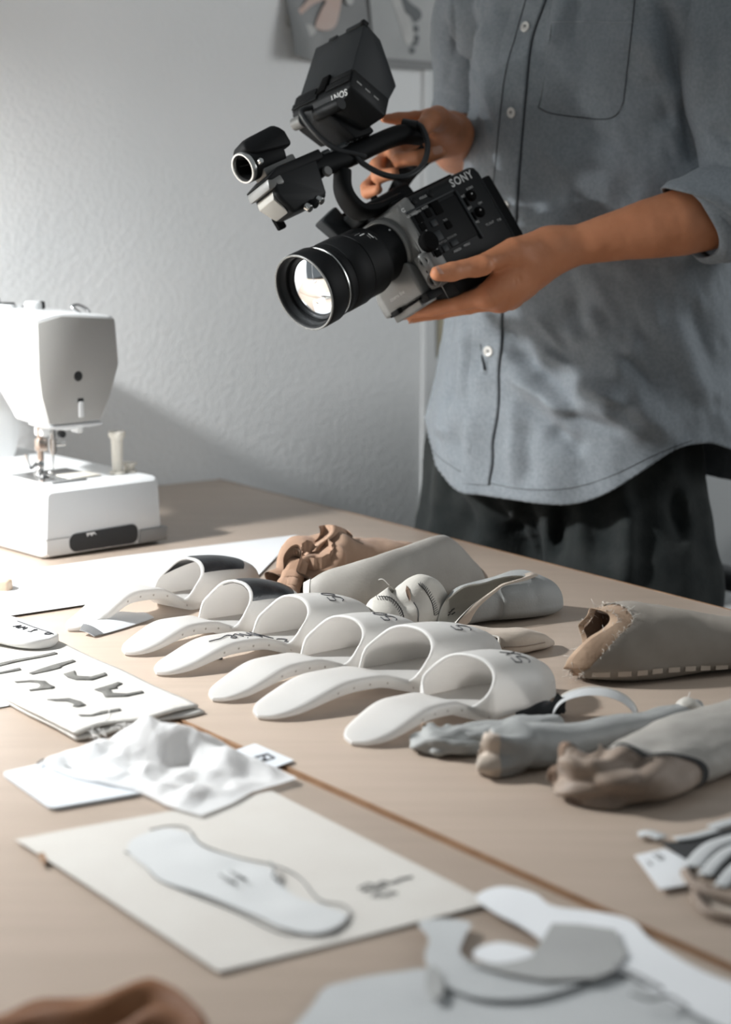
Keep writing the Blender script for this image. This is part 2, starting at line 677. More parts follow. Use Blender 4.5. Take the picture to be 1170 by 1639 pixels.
def slipper(label, heel, far, near, width=None, hgt=0.037, toe_k=0.74, film=None, number=None, hump=0.011, yaw=0.0, roll=0.0):
    H = tp(*heel)
    A, B = tp(*far, 0.012), tp(*near, 0.012)
    O = (A + B) / 2
    O[2] = H[2] = TABLE_Z
    d = O - H
    Lt = np.linalg.norm(d)
    d = d / Lt
    if yaw:
        c, s = math.cos(yaw), math.sin(yaw)
        d = np.array((d[0] * c - d[1] * s, d[0] * s + d[1] * c, 0))
    n = np.array((d[1], -d[0], 0.0))          # towards the near edge
    W = width or np.linalg.norm((A - B)[:2])
    L = Lt * (1 + toe_k)
    so = Lt / L
    t = empty('slipper_shell', H, label, 'slipper shell', 'white slipper shells in a row')
    hw = lambda s: np.where(s < 0.94, interp(s, [0, .02, .06, .12, .22, .36, .48, so, .80, .90, 1], np.array([.004, .30, .50, .60, .64, .58, .64, 1.0, 1.02, .84, .5]) * W / 2),
                            np.sqrt(np.clip(1 - ((s - 0.9) / 0.1) ** 2, 0, 1)) * 0.86 * W / 2)
    hb = lambda s: interp(s, [0, .08, .28, .42, so * .97, 1], [.0012, .003, hump, hump * .85, .0005, .0005])
    th = lambda s: interp(s, [0, .08, .3, .5, so, 1], [.003, .007, .0125, .0125, .009, .003])
    # sole with tongue
    S = np.concatenate([[0.0005, .004, .01, .02, .035], np.linspace(.055, .985, 46), [1.0]])
    R = []
    for s in S:
        w, b, k = float(hw(s)), float(hb(s)), float(th(s))
        y = np.array([-1, -.97, -.75, -.4, 0, .4, .75, .97, 1, .97, .88, .5, 0, -.5, -.88, -.97]) * w
        e = 0.0022 * min(1, w / .012)
        z = np.array([.55, .93, 1, .96, .95, .96, 1, .93, .55, .18, 0.02, .0, .0, .0, .02, .18]) * k
        R.append(H + d * (s * L) + n * y[:, None] + EZ * (b + z)[:, None])
    V, F = rings(R)
    mesh('sole', V, F, M_shell, t)
    # toe cap: two walls with a rounded rim
    NT, NU = 57, 26
    TH = PI * (.5 - .5 * np.cos(np.linspace(0, PI, NT)))

    def cap_pt(u, th_, inset):
        c = np.cos(th_)
        sr = so + 0.012 - 0.085 * np.abs(c) ** 9 + 0.055 * np.sin(th_)
        s = sr + u * (0.999 - sr)
        w = np.maximum(hw(s) - inset, 0.0)
        k = np.clip((s - so) / (1 - so), 0, 1)
        top = hgt * np.sqrt(np.clip(1 - 0.97 * k ** 2.6, 0, 1)) * (1 - .10 * k)
        z = 0.0035 + (top + 0.012 - inset) * np.sin(th_) ** 0.72 + 0 * c
        low = smooth(so, so - .085, s)         # the wall runs down into the tongue
        z = z * (1 - low) + low * (hb(s) + th(s) * 0.8)
        return H + d * (s * L)[..., None] + n * (w * np.sign(c) * np.abs(c) ** 0.82)[..., None] + EZ * z[..., None]

    u = np.linspace(0, 1, NU)
    U, T = np.meshgrid(u, TH, indexing='ij')
    Po = cap_pt(U, T, 0.0)
    Pi = cap_pt(np.clip(U, 0.0, .96), T, 0.0026)
    V = np.concatenate([Po.reshape(-1, 3), Pi.reshape(-1, 3)])
    F = grid_faces(NU, NT) + [f[::-1] for f in grid_faces(NU, NT, off=NU * NT)]
    F += [[j, j + 1, NU * NT + j + 1, NU * NT + j] for j in range(NT - 1)]
    cap = mesh('toe_cap', V, F, M_shell, t)
    # dimples on the near side of the tongue
    for s in (0.24, 0.31, 0.38, 0.45, 0.53):
        w, b, k = float(hw(s)), float(hb(s)), float(th(s))
        c = H + d * (s * L) + n * (w * 0.985) + EZ * (b + k * 0.45)
        V, F = lathe([(-.0008, .0001), (-.0006, .0009), (0.0001, .0013), (.0003, .0011), (.0003, .0001)], c, n, 10)
        mesh('dimple', V, F, M_dim, t)
    if film:
        for (u0, u1, t0, t1, ins) in film:
            a, b = np.meshgrid(np.linspace(0, 1, 12), np.linspace(0, 1, 14), indexing='ij')
            if ins > 0:                        # a point that runs down inside the cap
                uu = 0.0 + a * u1 * (1 - 0 * b)
                tt = np.radians(t0 + (t1 - t0) * b)
                half = (1 - a)
                mid = np.radians((t0 + t1) / 2)
                tt = mid + (tt - mid) * half
                P = cap_pt(uu * .96, tt, 0.0032)
            else:
                uu = u0 + (u1 - u0) * a + 0.10 * np.sin(b * 3.0) * (a > 0)
                tt = np.radians(t0 + (t1 - t0) * b)
                P = cap_pt(uu, tt, -0.0006)
            mesh('black_film', P.reshape(-1, 3), grid_faces(12, 14), M_black_film, t)
    if number:
        g = Geo()
        for stroke in number:
            q = spline(stroke, 14)
            P = cap_pt(q[:, 0], np.radians(q[:, 1]), -0.0003)
            g.add(*tube(P, 0.0006, 5))
        g.build('handwritten_number', M_ink, t)
    t_info = dict(H=H, d=d, n=n, L=L, hw=hw, hb=hb, th=th, root=t, cap=cap_pt)
    return t_info


def digits(u, th, k, chars):
    """handwritten digits on the cap; u along the cap, th across it (degrees)"""
    G = {'5': [[(0, 8), (0, 0)], [(0, 0), (.045, -1), (.05, 6), (.05, 10), (.11, 9), (.12, 2), (.10, -2)]],
         '0': [[(.0, 4), (.03, 0), (.09, 1), (.11, 5), (.08, 9), (.02, 9), (.0, 4)]],
         '1': [[(0, 4), (.12, 4)]],
         'x': [[(0, 0), (.12, 8)], [(0, 8), (.12, 0)]]}
    out = []
    for i, ch in enumerate(chars):
        for st in G[ch]:
            out.append([(u + a * k * 1.5, th + (b + i * 15) * k) for a, b in st])
    return out


F1 = [(0.03, 0.62, 40, 108, -1), (0.0, 0.42, 84, 150, 1)]
F2 = [(0.03, 0.70, 34, 96, -1), (0.0, 0.50, 58, 122, 1)]
sh1 = slipper('farthest white slipper shell, black film over its cap, beside the white paper', (108, 1011), (258, 945), (312, 961), hgt=.036, film=F1, hump=.020, number=None)
sh2 = slipper('white slipper shell with ragged rim and a black film patch, second from far', (200, 1050), (325, 986), (397, 1004), hgt=.038, film=F2)
sh3 = slipper('white slipper shell with black handwriting along its tongue', (250, 1082), (413, 1010), (487, 1030), hgt=.037, number=digits(.32, 62, 1.1, '50'))
sh4 = slipper('white slipper shell marked 50, between the handwritten one and the widest one', (340, 1124), (487, 1043), (579, 1063), hgt=.035, number=digits(.34, 62, 1.1, '50'))
sh5 = slipper('widest white slipper shell with a long tongue, second nearest in the row', (412, 1152), (577, 1064), (693, 1088), hgt=.038, number=digits(.36, 66, 1.2, '5'))
sh6 = slipper('nearest white slipper shell, its cap lying against the grey crumpled sleeve', (562, 1194), (664, 1111), (800, 1132), hgt=.036, toe_k=.84, number=digits(.34, 56, 1.2, '5x'))

# writing along the tongue of the third shell, read from the other side
g = Geo()
W_ = [[(0, 8), (3, 10), (5, 7), (1, 4), (3, 1), (6, 3)],
      [(9, 4), (8, 1), (11, 0), (12, 3), (10, 5), (9, 4)],
      [(14, 5), (14, -5), (14, 3), (17, 5), (18, 2), (15, 0)],
      [(20, 10), (20, 0), (21, 4), (23, 5), (24, 0)],
      [(26, 5), (26, 0), (28, 1)], [(26.3, 8), (26.5, 8.4)],
      [(29, 2), (32, 4), (31, 6), (29, 4), (30, 0), (33, 1), (37, 3), (42, 2)]]
for st in W_:
    q = spline(st, 16)
    s = 0.60 - q[:, 0] / 42 * 0.36
    y = (q[:, 1] - 4) / 10 * 0.024
    P = sh3['H'] + sh3['d'] * (s * sh3['L'])[:, None] + sh3['n'] * (y + .004)[:, None] + EZ * (sh3['hb'](s) + sh3['th'](s) * .985 + .0005)[:, None]
    g.add(*tube(P, 0.0006, 5))
g.build('handwriting', M_ink, sh3['root'])

# insole at the left edge, lying on the lettered cloth
M_insole = material('white_foam_insole', (0.74, 0.73, 0.71), 0.6, bump=0.2, bscale=400, bdist=0.0006)


def insole():
    tip, back = tp(80, 1029, 0.012), tp(-120, 985, 0.012)
    d = unit((back - tip) * (1, 1, 0))
    n = np.array((d[1], -d[0], 0))
    if n[1] > 0:
        n = -n
    t = empty('insole', tip * (1, 1, 0) + EZ * (TABLE_Z + .008), 'white insole tip with a pen line and letters, lying on the lettered cloth', 'insole')
    L = 0.23
    S = np.concatenate([[0, .004, .012, .025, .045, .07], np.linspace(.1, 1, 20)])
    hw = interp(S, [0, .012, .045, .1, .3, .6, .9, 1], [.0004, .012, .021, .026, .031, .027, .03, .001])
    R = []
    for s, w in zip(S, hw):
        z = .0075 + .010 * s * 0 + .006 * smooth(.1, .5, s)
        y = np.array([-1, -1, -.9, 0, .9, 1, 1, .8, 0, -.8]) * w
        k = np.array([.3, .8, 1, 1, 1, .8, .3, 0, 0, 0]) * .0095
        R.append(tip * (1, 1, 0) + EZ * TABLE_Z + d * (s * L) + n * y[:, None] + EZ * (z + k)[:, None])
    V, F = rings(R)
    mesh('foam_body', V, F, M_insole, t)
    g = Geo()
    s = np.linspace(.30, .035, 26)
    w = interp(s, [0, .012, .045, .1, .3, .6, .9, 1], [.0004, .012, .021, .026, .031, .027, .03, .001])
    zz = lambda s: TABLE_Z + .0175 + .006 * smooth(.1, .5, s)
    pos = lambda s, y: tip * (1, 1, 0) + d * (np.asarray(s) * L)[..., None] + n * np.asarray(y)[..., None] + EZ * zz(np.asarray(s))[..., None]
    g.add(*tube(pos(s, -w * .62), .0006, 5))
    for a, b in ((.06, -.3),):
        q = np.linspace(0, 2 * PI, 14)
        g.add(*tube(pos(a + .013 * np.cos(q), -.010 + .004 * np.sin(q)), .0006, 5))
    for st in ([(.16, -.012), (.145, -.014), (.15, -.008), (.14, -.005), (.155, -.003)], [(.20, -.012), (.19, -.004)], [(.22, -.003), (.215, -.012), (.205, -.007)], [(.25, -.003), (.24, -.012), (.23, -.003)]):
        q = spline(st, 12)
        g.add(*tube(pos(q[:, 0], q[:, 1]), .0006, 5))
    g.build('pen_marks', M_ink, t)


insole()
# ------------------------------------------------------------------ papers, cards and cloths lying on the tables
M_paper = material('white_paper', (0.72, 0.73, 0.74), 0.65, spec=0.3)
M_kraft = material('cream_pattern_paper', (0.54, 0.51, 0.47), 0.7, color2=(0.565, 0.54, 0.50), nscale=14, spec=0.25)
M_tissue = translucent(material('thin_white_tissue', (0.84, 0.84, 0.835), 0.7, spec=0.2), 0.32, (0.85, 0.85, 0.85))
M_trace = material('tracing_paper', (0.49, 0.50, 0.50), 0.65, color2=(0.44, 0.45, 0.45), nscale=10, spec=0.25)
M_grey_paper = material('grey_backing_paper', (0.33, 0.33, 0.32), 0.75, color2=(0.37, 0.37, 0.36), nscale=10, spec=0.2)
M_card = material('white_card_stock', (0.66, 0.69, 0.72), 0.5)
M_canvas = material('raw_canvas', (0.58, 0.555, 0.515), 0.9, color2=(0.64, 0.615, 0.575), nscale=25, weave=0.5, weave_scale=9000, spec=0.15)
M_paint = material('faded_black_paint', (0.075, 0.072, 0.065), 0.85, color2=(0.14, 0.135, 0.12), nscale=50)
M_tan_leather = material('tan_leather', (0.150, 0.058, 0.020), 0.7, color2=(0.19, 0.08, 0.03), nscale=18, bump=0.3, bscale=260, bdist=0.0015, spec=0.25)
M_thread = material('loose_white_thread', (0.75, 0.73, 0.70), 0.8)


def poly_px(pts, z=0.0):
    return [tuple(tp(x, y, z)[:2]) for x, y in pts]


def smooth_poly(pts, n):
    P = np.asarray(list(pts) + [pts[0]], float)
    P = np.vstack([P[-2], P, P[1]])
    k = len(P) - 3
    out = []
    for u in np.linspace(0, k, n, endpoint=False):
        i = int(u)
        t = u - i
        a, b, c, d = P[i:i + 4]
        out.append(tuple(0.5 * (2 * b + (c - a) * t + (2 * a - 5 * b + 4 * c - d) * t * t + (3 * b - a - 3 * c + d) * t**3)))
    return out


def flat_z(z, amp=0.0, scale=12, seed=0):
    def f(x, y):
        P = np.stack([x, y, 0 * x], -1)
        return TABLE_Z + z + (amp * (1 + vnoise(P, scale, seed)) if amp else 0)
    return f


def flat(name, px, m, z=0.0, thick=0.0005, amp=0.0, parent=None, n=None, maxlen=0.02, scale=12, seed=0, zref=None, ss=True):
    pts = smooth_poly(px, n) if n else px
    V, F = flat_shape(poly_px(pts, zref if zref is not None else z + thick), flat_z(z, amp, scale, seed), thick, maxlen=maxlen)
    return mesh(name, V, F, m, parent, 40 if ss else False)


def px_strokes(strokes, z, r=0.0005, n=16):
    g = Geo()
    for st in strokes:
        q = spline(st, n) if len(st) > 2 else np.asarray(st, float)
        g.add(*tube(np.array([tp(a, b, z) for a, b in q]), r, 5))
    return g


# big white sheet under the machine end of the row
o = flat('paper_sheet', [(476, 857), (398, 938), (210, 958), (-70, 1000), (-70, 930), (200, 891)], M_paper, .0006, .0004, .0008, scale=5)
tag(o, 'large plain white paper sheet between the sewing machine and the shells', 'paper')
# folded label under the farthest shell
t = empty('folded_label', tp(190, 1005), 'folded white plastic label with a grey corner, under the farthest shell', 'label')
a0, a1 = tp(146, 1020), tp(243, 990)
d = unit(a1 - a0)
n_ = np.array((-d[1], d[0], 0))
P = []
for s in np.linspace(0, 1, 16):
    for v in np.linspace(0, 1, 9):
        w = .034 * (math.sin(PI * (0.12 + .80 * s))) ** .6
        z = .0012 + .011 * (math.sin(PI * v * .55)) * (0.35 + .65 * math.sin(PI * min(1, s * 1.05)))
        P.append(a0 + d * (s * np.linalg.norm(a1 - a0)) + n_ * (v - .2) * w + EZ * z)
P = np.array(P)
Fq = grid_faces(16, 9)
mesh('label_sheet', np.vstack([P, P + EZ * .0005]), Fq + [[i + 144 for i in f][::-1] for f in Fq], M_paper, t)
k = [i for i in range(0, 3 * 9)]
mesh('grey_corner', P[:27] + EZ * .001, grid_faces(3, 9), M_ink_grey, t)

# ---------------- lettered cloth
LAYER = 0.0036
bA, bB = tp(118, 1176, .005), tp(322, 1131, .005)
bdir = unit(tp(0, 1113, .005) - bA)
bw = bB - bA
blen = 0.42
t = empty('lettered_cloth', np.array((*bA[:2], TABLE_Z)), 'folded raw canvas cloth with painted dark letters, frayed end beside the brown seam', 'cloth')


def cloth_z(a, b):
    """height of the upper layer; a along the length, b across (0..1)"""
    return .0062 + .0009 * np.sin(a * 46 + b * 4) * np.sin(b * 6.0) + .0022 * smooth(.035, 0.0, a) * (0.4 + np.sin(b * 11) * .6) + .0012 * smooth(.1, 0, b) * np.sin(a * 30)


for li, name in ((0, 'lower_layer'), (1, 'upper_layer')):
    NA, NB = 60, 34
    aa, bb = np.meshgrid(np.linspace(0, 1, NA), np.linspace(0, 1, NB), indexing='ij')
    al = aa * blen + (.0035 * np.sin(bb * 9 + li * 2) + .004 * (li == 0)) * (1 - aa) * -1
    bs = bb * (1 - .012 * li) + .004 * np.sin(aa * 20 + li)
    top = cloth_z(al, bb) if li else .0030 + .0005 * np.sin(al * 40 + bb * 5) + 0 * al
    base = np.array((*bA[:2], TABLE_Z)) + bdir * al[..., None] * (1, 1, 0) + (bw * (1, 1, 0)) * bs[..., None]
    Pt = base + EZ * top[..., None]
    Pb = base + EZ * (top - .0022)[..., None]
    Pb[..., 2] = np.maximum(Pb[..., 2], TABLE_Z + .0003)
    V = np.concatenate([Pt.reshape(-1, 3), Pb.reshape(-1, 3)])
    n0 = NA * NB
    F = grid_faces(NA, NB) + [f[::-1] for f in grid_faces(NA, NB, off=n0)]
    bd = [i * NB for i in range(NA)] + [(NA - 1) * NB + j for j in range(1, NB)] + [i * NB + NB - 1 for i in range(NA - 2, -1, -1)] + [j for j in range(NB - 2, 0, -1)]
    F += [[bd[i], bd[(i + 1) % len(bd)], bd[(i + 1) % len(bd)] + n0, bd[i] + n0] for i in range(len(bd))]
    mesh(name, V, F, M_canvas, t)

LET = [[(0, 240), (300, 183), (318, 190), (0, 266)], [(0, 281), (108, 270), (118, 280), (0, 293)],
       [(160, 298), (400, 225), (418, 235), (345, 264), (335, 276), (290, 286), (180, 305)],
       [(350, 307), (412, 292), (424, 318), (500, 322), (580, 302), (592, 314), (510, 338), (420, 338), (375, 325)],
       [(78, 349), (170, 342), (250, 347), (274, 368), (303, 382), (288, 390), (165, 403), (160, 396), (208, 390), (226, 374), (214, 358), (160, 352), (92, 357)],
       [(520, 390), (650, 347), (675, 355), (642, 370), (648, 380), (606, 386), (622, 410), (700, 414), (780, 396), (794, 408), (700, 432), (580, 434), (562, 406)],
       [(258, 444), (380, 438), (446, 455), (474, 474), (430, 483), (400, 479), (410, 465), (372, 452), (300, 450)],
       [(430, 532), (500, 534), (560, 510), (658, 496), (668, 507), (580, 522), (510, 541), (445, 541)]]
Minv = np.linalg.inv(np.stack([bdir[:2], bw[:2]], 1))


def z_on_cloth(x, y):
    q = (np.stack([x - bA[0], y - bA[1]], -1)) @ Minv.T
    return TABLE_Z + cloth_z(q[:, 0], q[:, 1])


for poly in LET:
    pts = [(x * .2906, 990 + y * .2906) for x, y in poly]
    pts = [(-60, q[1] + (12 if i else 15)) if x0 == 0 else q for i, (q, (x0, _)) in enumerate(zip(pts, poly))]
    V, F = flat_shape(poly_px(pts, .0066), lambda x, y: z_on_cloth(x, y) + .0001, .0009, maxlen=.006)
    mesh('painted_letter', V, F, M_paint, t)
g = Geo()
for k in range(16):
    b = rng.uniform(.02, .55)
    p = np.array((*bA[:2], TABLE_Z)) + bw * (1, 1, 0) * b - bdir * (1, 1, 0) * .001
    q = [p + EZ * .005, p - bdir * .006 + EZ * (.006 + rng.uniform(-.002, .002)) + bw * rng.uniform(-.02, .02), p - bdir * rng.uniform(.01, .02) + EZ * .002 + bw * rng.uniform(-.06, .06)]
    for a in q:
        a[2] = max(a[2], TABLE_Z + .0006)
    g.add(*tube(spline(q, 8), .00025, 4))
for st in ([(165, 1155), (150, 1162), (148, 1175), (160, 1180), (150, 1188)], [(175, 1135), (172, 1150), (160, 1160), (150, 1158)]):
    q = np.array([tp(a, b, .008) for a, b in spline(st, 14)])
    q[-4:, 2] = TABLE_Z + .002
    g.add(*tube(q, .0003, 4))
o = g.build('frayed_thread', M_thread, t)
o['kind'] = 'stuff'

# small sheet under the cloth at the left edge
tag(flat('paper_slip', [(-20, 1118), (12, 1122), (14, 1129), (-20, 1134)], M_paper, .0004, .0004), 'white paper slip just showing under the lettered cloth at the left', 'paper')

# ---------------- cards
def rounded(pts, r=8, n=5):
    out = []
    k = len(pts)
    for i in range(k):
        p, a, b = (np.array(pts[j % k], float) for j in (i, i - 1, i + 1))
        u, v = (a - p), (b - p)
        u, v = u / np.linalg.norm(u) * r, v / np.linalg.norm(v) * r
        for s in np.linspace(0, 1, n):
            out.append(tuple(p + u * (1 - s)**2 + v * s**2))
    return out


tag(flat('card', rounded([(2, 1237), (148, 1204), (232, 1268), (82, 1294)], 9), M_card, .0003, .0022, maxlen=None, zref=.002, ss=True), 'pale blue-white card with rounded corners under the crumpled tissue', 'card')
t = empty('price_card', tp(418, 1208), 'small white card with a black printed mark, right of the tissue', 'card')
V, F = flat_shape(poly_px(rounded([(362, 1204), (408, 1188), (471, 1215), (425, 1232)], 3, 3), .003), flat_z(.0014), .0008)
mesh('card_sheet', V, F, M_card, t, 30)
flat('printed_mark', [(396, 1214), (428, 1205), (442, 1213), (414, 1222)], M_ink, .00225, .0002, parent=t)
for px in ([(401, 1214.5), (406, 1213), (410, 1216), (407, 1218)], [(412, 1214), (419, 1211), (422, 1213), (416, 1217)], [(424, 1210.5), (428, 1209), (435, 1213), (428, 1214.5)]):
    flat('printed_glyph', px, M_card, .0025, .0002, parent=t)

# ---------------- crumpled tissue
def tissue():
    NS = 200
    out = [(64, 1222), (100, 1206), (135, 1203), (168, 1206), (200, 1196), (232, 1190), (268, 1190), (305, 1197), (345, 1200), (378, 1206), (410, 1216), (440, 1230), (476, 1248), (445, 1257), (404, 1268), (372, 1286), (322, 1306), (290, 1298), (266, 1290), (240, 1276), (216, 1266), (170, 1258), (118, 1246), (84, 1234)]
    q_ = np.array(out + [out[0]], float)
    ln = np.concatenate([[0], np.cumsum(np.linalg.norm(np.diff(q_, axis=0), axis=1))])
    P = [(np.interp(u, ln, q_[:, 0]), np.interp(u, ln, q_[:, 1])) for u in np.linspace(0, ln[-1], NS, endpoint=False)]
    c = np.array((250.0, 1232.0))
    NR = 72
    pts = []
    for r in np.linspace(0.02, 1, NR):
        for q in P:
            pts.append(c + (np.array(q) - c) * r)
    G = np.array([tp(x, y, .003) for x, y in pts])
    X = G - tp(250, 1232, .003)
    rr = np.repeat(np.linspace(0.02, 1, NR), NS)
    px = np.array(pts)

    def bumpf(cx, cy, sx, sy, ang=0.0):
        a = math.radians(ang)
        dx, dy = px[:, 0] - cx, (px[:, 1] - cy) * 3.2
        u, v = dx * math.cos(a) + dy * math.sin(a), -dx * math.sin(a) + dy * math.cos(a)
        return np.exp(-(np.abs(u / sx) ** 1.6 + np.abs(v / sy) ** 1.3))
    z = .030 * bumpf(238, 1208, 60, 44, 20) + .019 * bumpf(310, 1212, 40, 60, 55) + .012 * bumpf(150, 1220, 60, 38) - .010 * bumpf(285, 1228, 22, 40, 60) + .010 * bumpf(380, 1232, 60, 24, 25) + .010 * bumpf(225, 1245, 30, 50, 70)
    Q = X * 1.0
    Q[:, 2] = 0
    rid = np.abs(fbm(Q, 15, 1, 3)) * .008 + np.abs(fbm(Q, 40, 2, 9)) * .0022
    z = z + (0.006 - rid) * smooth(1.02, .6, rr) + .0035
    wv = fbm(Q, 12, 2, 14)
    for k, (a, per, amp) in enumerate(((.3, .043, .0050), (1.2, .036, .0045), (2.1, .052, .0050), (2.75, .029, .0030), (.75, .021, .0020))):
        u = (Q[:, 0] * math.cos(a) + Q[:, 1] * math.sin(a)) / per + .45 * wv + k * .37
        z = z + .62 * amp * (np.abs((u % 1.0) - .5) * 2 - .5) * smooth(1.05, .75, rr)
    z = np.maximum(z, .0034)
    z = np.where(rr > .97, np.minimum(z, .004 + .003 * np.abs(vnoise(Q, 60, 5))), z)
    G[:, 2] = TABLE_Z + z
    F = []
    for i in range(NR - 1):
        for j in range(NS):
            F.append([i * NS + j, i * NS + (j + 1) % NS, (i + 1) * NS + (j + 1) % NS, (i + 1) * NS + j])
    F.append(list(range(NS)))
    return G, F


G, F = tissue()
tag(mesh('tissue_sheet', G, F, M_tissue), 'crumpled translucent white tissue heaped over the rounded card', 'tissue')
q = [(60, 1222), (70, 1216), (90, 1220), (120, 1232), (150, 1240)]
o = Geo().add(*tube(np.array([tp(a, b, z) for (a, b), z in zip(spline(q, 14), np.linspace(.006, .004, 14))]), .0008, 6)).build('elastic_cord', M_ink_grey)
tag(o, 'thin grey elastic cord looping out from under the left of the tissue', 'cord')

# ---------------- pattern drawing
t = empty('pattern_drawing', tp(400, 1410), 'cream paper sheet with a traced sole outline and two lines of handwriting', 'drawing')
V, F = flat_shape(poly_px([(24, 1346), (66, 1338), (435, 1267), (786, 1447), (349, 1557), (66, 1372)], .001), lambda x, y: TABLE_Z + .0006 + .0006 * (1 + np.sin(x * 22 + y * 9)), .0004, maxlen=.02)
mesh('sheet', V, F, M_kraft, t, 40)
flat('pinned_tab', [(60, 1366), (70, 1364), (76, 1378), (68, 1382)], M_edge, .0024, .0006, parent=t)
g = px_strokes([[(200, 1363), (225, 1375), (250, 1405), (300, 1428), (380, 1460), (430, 1485), (465, 1496), (520, 1497), (545, 1485)],
                [(240, 1328), (270, 1322), (300, 1325), (320, 1350), (380, 1372), (440, 1385), (480, 1405), (510, 1440), (548, 1448), (561, 1462), (540, 1475)]], .0027, .0006, 40)
g.build('outline', M_ink_grey, t)
g = px_strokes([[(574, 1422), (590, 1414), (600, 1418), (612, 1411), (625, 1413), (640, 1407), (660, 1403)], [(580, 1426), (600, 1422), (618, 1418)],
                [(596, 1435), (606, 1429), (614, 1433), (626, 1428), (636, 1429)]], .0027, .0007, 20)
g.build('handwriting', M_ink_grey, t)
ts = empty('sole_template', tp(370, 1410, .003), 'white tracing paper sole template laid on the pattern drawing', 'template')
V, F = flat_shape(poly_px(smooth_poly([(205, 1362), (215, 1340), (262, 1325), (300, 1333), (330, 1358), (390, 1376), (432, 1388), (445, 1405), (470, 1432), (520, 1450), (555, 1462), (540, 1482), (500, 1492), (450, 1482), (415, 1466), (330, 1432), (262, 1410), (235, 1388)], 60), .004),
                  lambda x, y: TABLE_Z + .0024 + .0007 * (1 + vnoise(np.stack([x, y, 0 * x], -1), 45, 3)), .0004, maxlen=.012)
mesh('template_sheet', V, F, material('thin_template_paper', (.55, .555, .55), .65, spec=.25), ts, 40)
g = px_strokes([[(352, 1400), (378, 1414)], [(368, 1394), (394, 1408)], [(432, 1380), (440, 1392), (436, 1402), (446, 1410)]], .0066, .0009, 8)
g.build('pencil_mark', M_ink_grey, ts)

# ---------------- pattern pieces at the near right
tag(flat('pattern_piece', [(505, 1604), (560, 1570), (640, 1556), (700, 1552), (860, 1572), (980, 1556), (1090, 1588), (1240, 1640), (1240, 1760), (480, 1760)], M_trace, .0006, .0004, .0010, n=70, scale=16),
    'large pale tracing paper piece filling the near right corner of the table', 'pattern piece')
tag(flat('pattern_piece', [(762, 1438), (800, 1422), (855, 1433), (885, 1452), (960, 1462), (1012, 1476), (1046, 1512), (1120, 1556), (1250, 1612), (1250, 1680), (1080, 1610), (1000, 1560), (900, 1560), (868, 1512), (835, 1485), (790, 1462)], M_paper, .0034, .0004, .0013, n=90, scale=16, seed=4),
    'white scallop-edged paper piece running along the brown seam at the near right', 'pattern piece')
tag(flat('pattern_piece', [(884, 1478), (930, 1480), (985, 1488), (1004, 1528), (978, 1556), (950, 1566), (868, 1569), (800, 1556), (742, 1538), (796, 1543), (846, 1532), (866, 1508)], M_grey_paper, .0070, .0004, .0003, maxlen=.03),
    'dark grey angular paper piece lying on the white scalloped one', 'pattern piece')
tag(flat('pattern_piece', [(670, 1480), (700, 1472), (752, 1478), (744, 1500), (738, 1530), (790, 1556), (872, 1578), (930, 1576), (850, 1600), (760, 1598), (700, 1570), (680, 1536), (686, 1505)], M_trace, .0040, .0004, .0010, n=80, scale=16, seed=6),
    'curved translucent strip of tracing paper left of the dark grey piece', 'pattern piece')
tag(flat('pattern_piece', [(764, 1518), (800, 1508), (850, 1520), (846, 1532), (796, 1542), (760, 1532)], M_paper, .0072, .0004, .0002, n=30),
    'small white oval paper offcut touching the point of the dark grey piece', 'offcut')
tag(px_strokes([[(985, 1545), (1020, 1560), (1060, 1582)], [(1010, 1590), (1040, 1600), (1070, 1594), (1100, 1612)]], .0100, .0010, 12).build('thread_snippet', M_ink_grey), 'grey thread snippets lying on the near right tracing paper', 'thread')
g = Geo()
P0 = tp(690, 1570, .006)
V, F = flat_shape(poly_px(smooth_poly([(684, 1556), (696, 1548), (708, 1566), (708, 1592), (694, 1600), (682, 1582)], 24), .006), flat_z(.0058), .0012)
tag(mesh('fabric_scrap', V, F, M_grey_paper, None, 40), 'small dark grey scrap on the curved tracing paper strip', 'fabric scrap')

# ---------------- tan leather at the near left corner
def leather():
    NA, NB = 46, 40
    q0, q1 = np.array((-160.0, 1700.0)), np.array((360.0, 1665.0))
    P = []
    for i in range(NA):
        a = i / (NA - 1)
        xt = -160 + 500 * a
        top = interp(xt, [-160, 0, 60, 90, 130, 180, 235, 262, 300, 345], [1680, 1634, 1607, 1604, 1602, 1596, 1581, 1590, 1618, 1660])
        for j in range(NB):
            b = j / (NB - 1)
            y = top + (1830 - top) * b
            P.append((xt + 30 * b, y))
    P = np.array(P)
    G = np.array([tp(x, y, .002) for x, y in P])
    B = np.tile(np.linspace(0, 1, NB), NA)
    A = np.repeat(np.linspace(0, 1, NA), NB)
    z = .004 + .010 * np.sin(np.clip(B * 5, 0, 1) * PI / 2) + .005 * np.sin(B * 26 + A * 5 + np.sin(A * 9)) * smooth(0, .1, B) + .003 * vnoise(G, 40, 2)
    edge = np.minimum(np.minimum(A, 1 - A), np.minimum(B, 1 - B))
    z = z * smooth(0, .03, edge) + .0012
    G[:, 2] = TABLE_Z + np.maximum(z, .001)
    V = np.vstack([G, G * (1, 1, 0) + EZ * (TABLE_Z + .0002)])
    n0 = NA * NB
    F = grid_faces(NA, NB) + [f[::-1] for f in grid_faces(NA, NB, off=n0)]
    bd = [i * NB for i in range(NA)] + [(NA - 1) * NB + j for j in range(1, NB)] + [i * NB + NB - 1 for i in range(NA - 2, -1, -1)] + [j for j in range(NB - 2, 0, -1)]
    F += [[bd[i], bd[(i + 1) % len(bd)], bd[(i + 1) % len(bd)] + n0, bd[i] + n0] for i in range(len(bd))]
    return V, F


V, F = leather()
tag(mesh('leather_piece', V, F, M_tan_leather), 'folded tan brown leather piece at the near left corner of the table', 'leather')

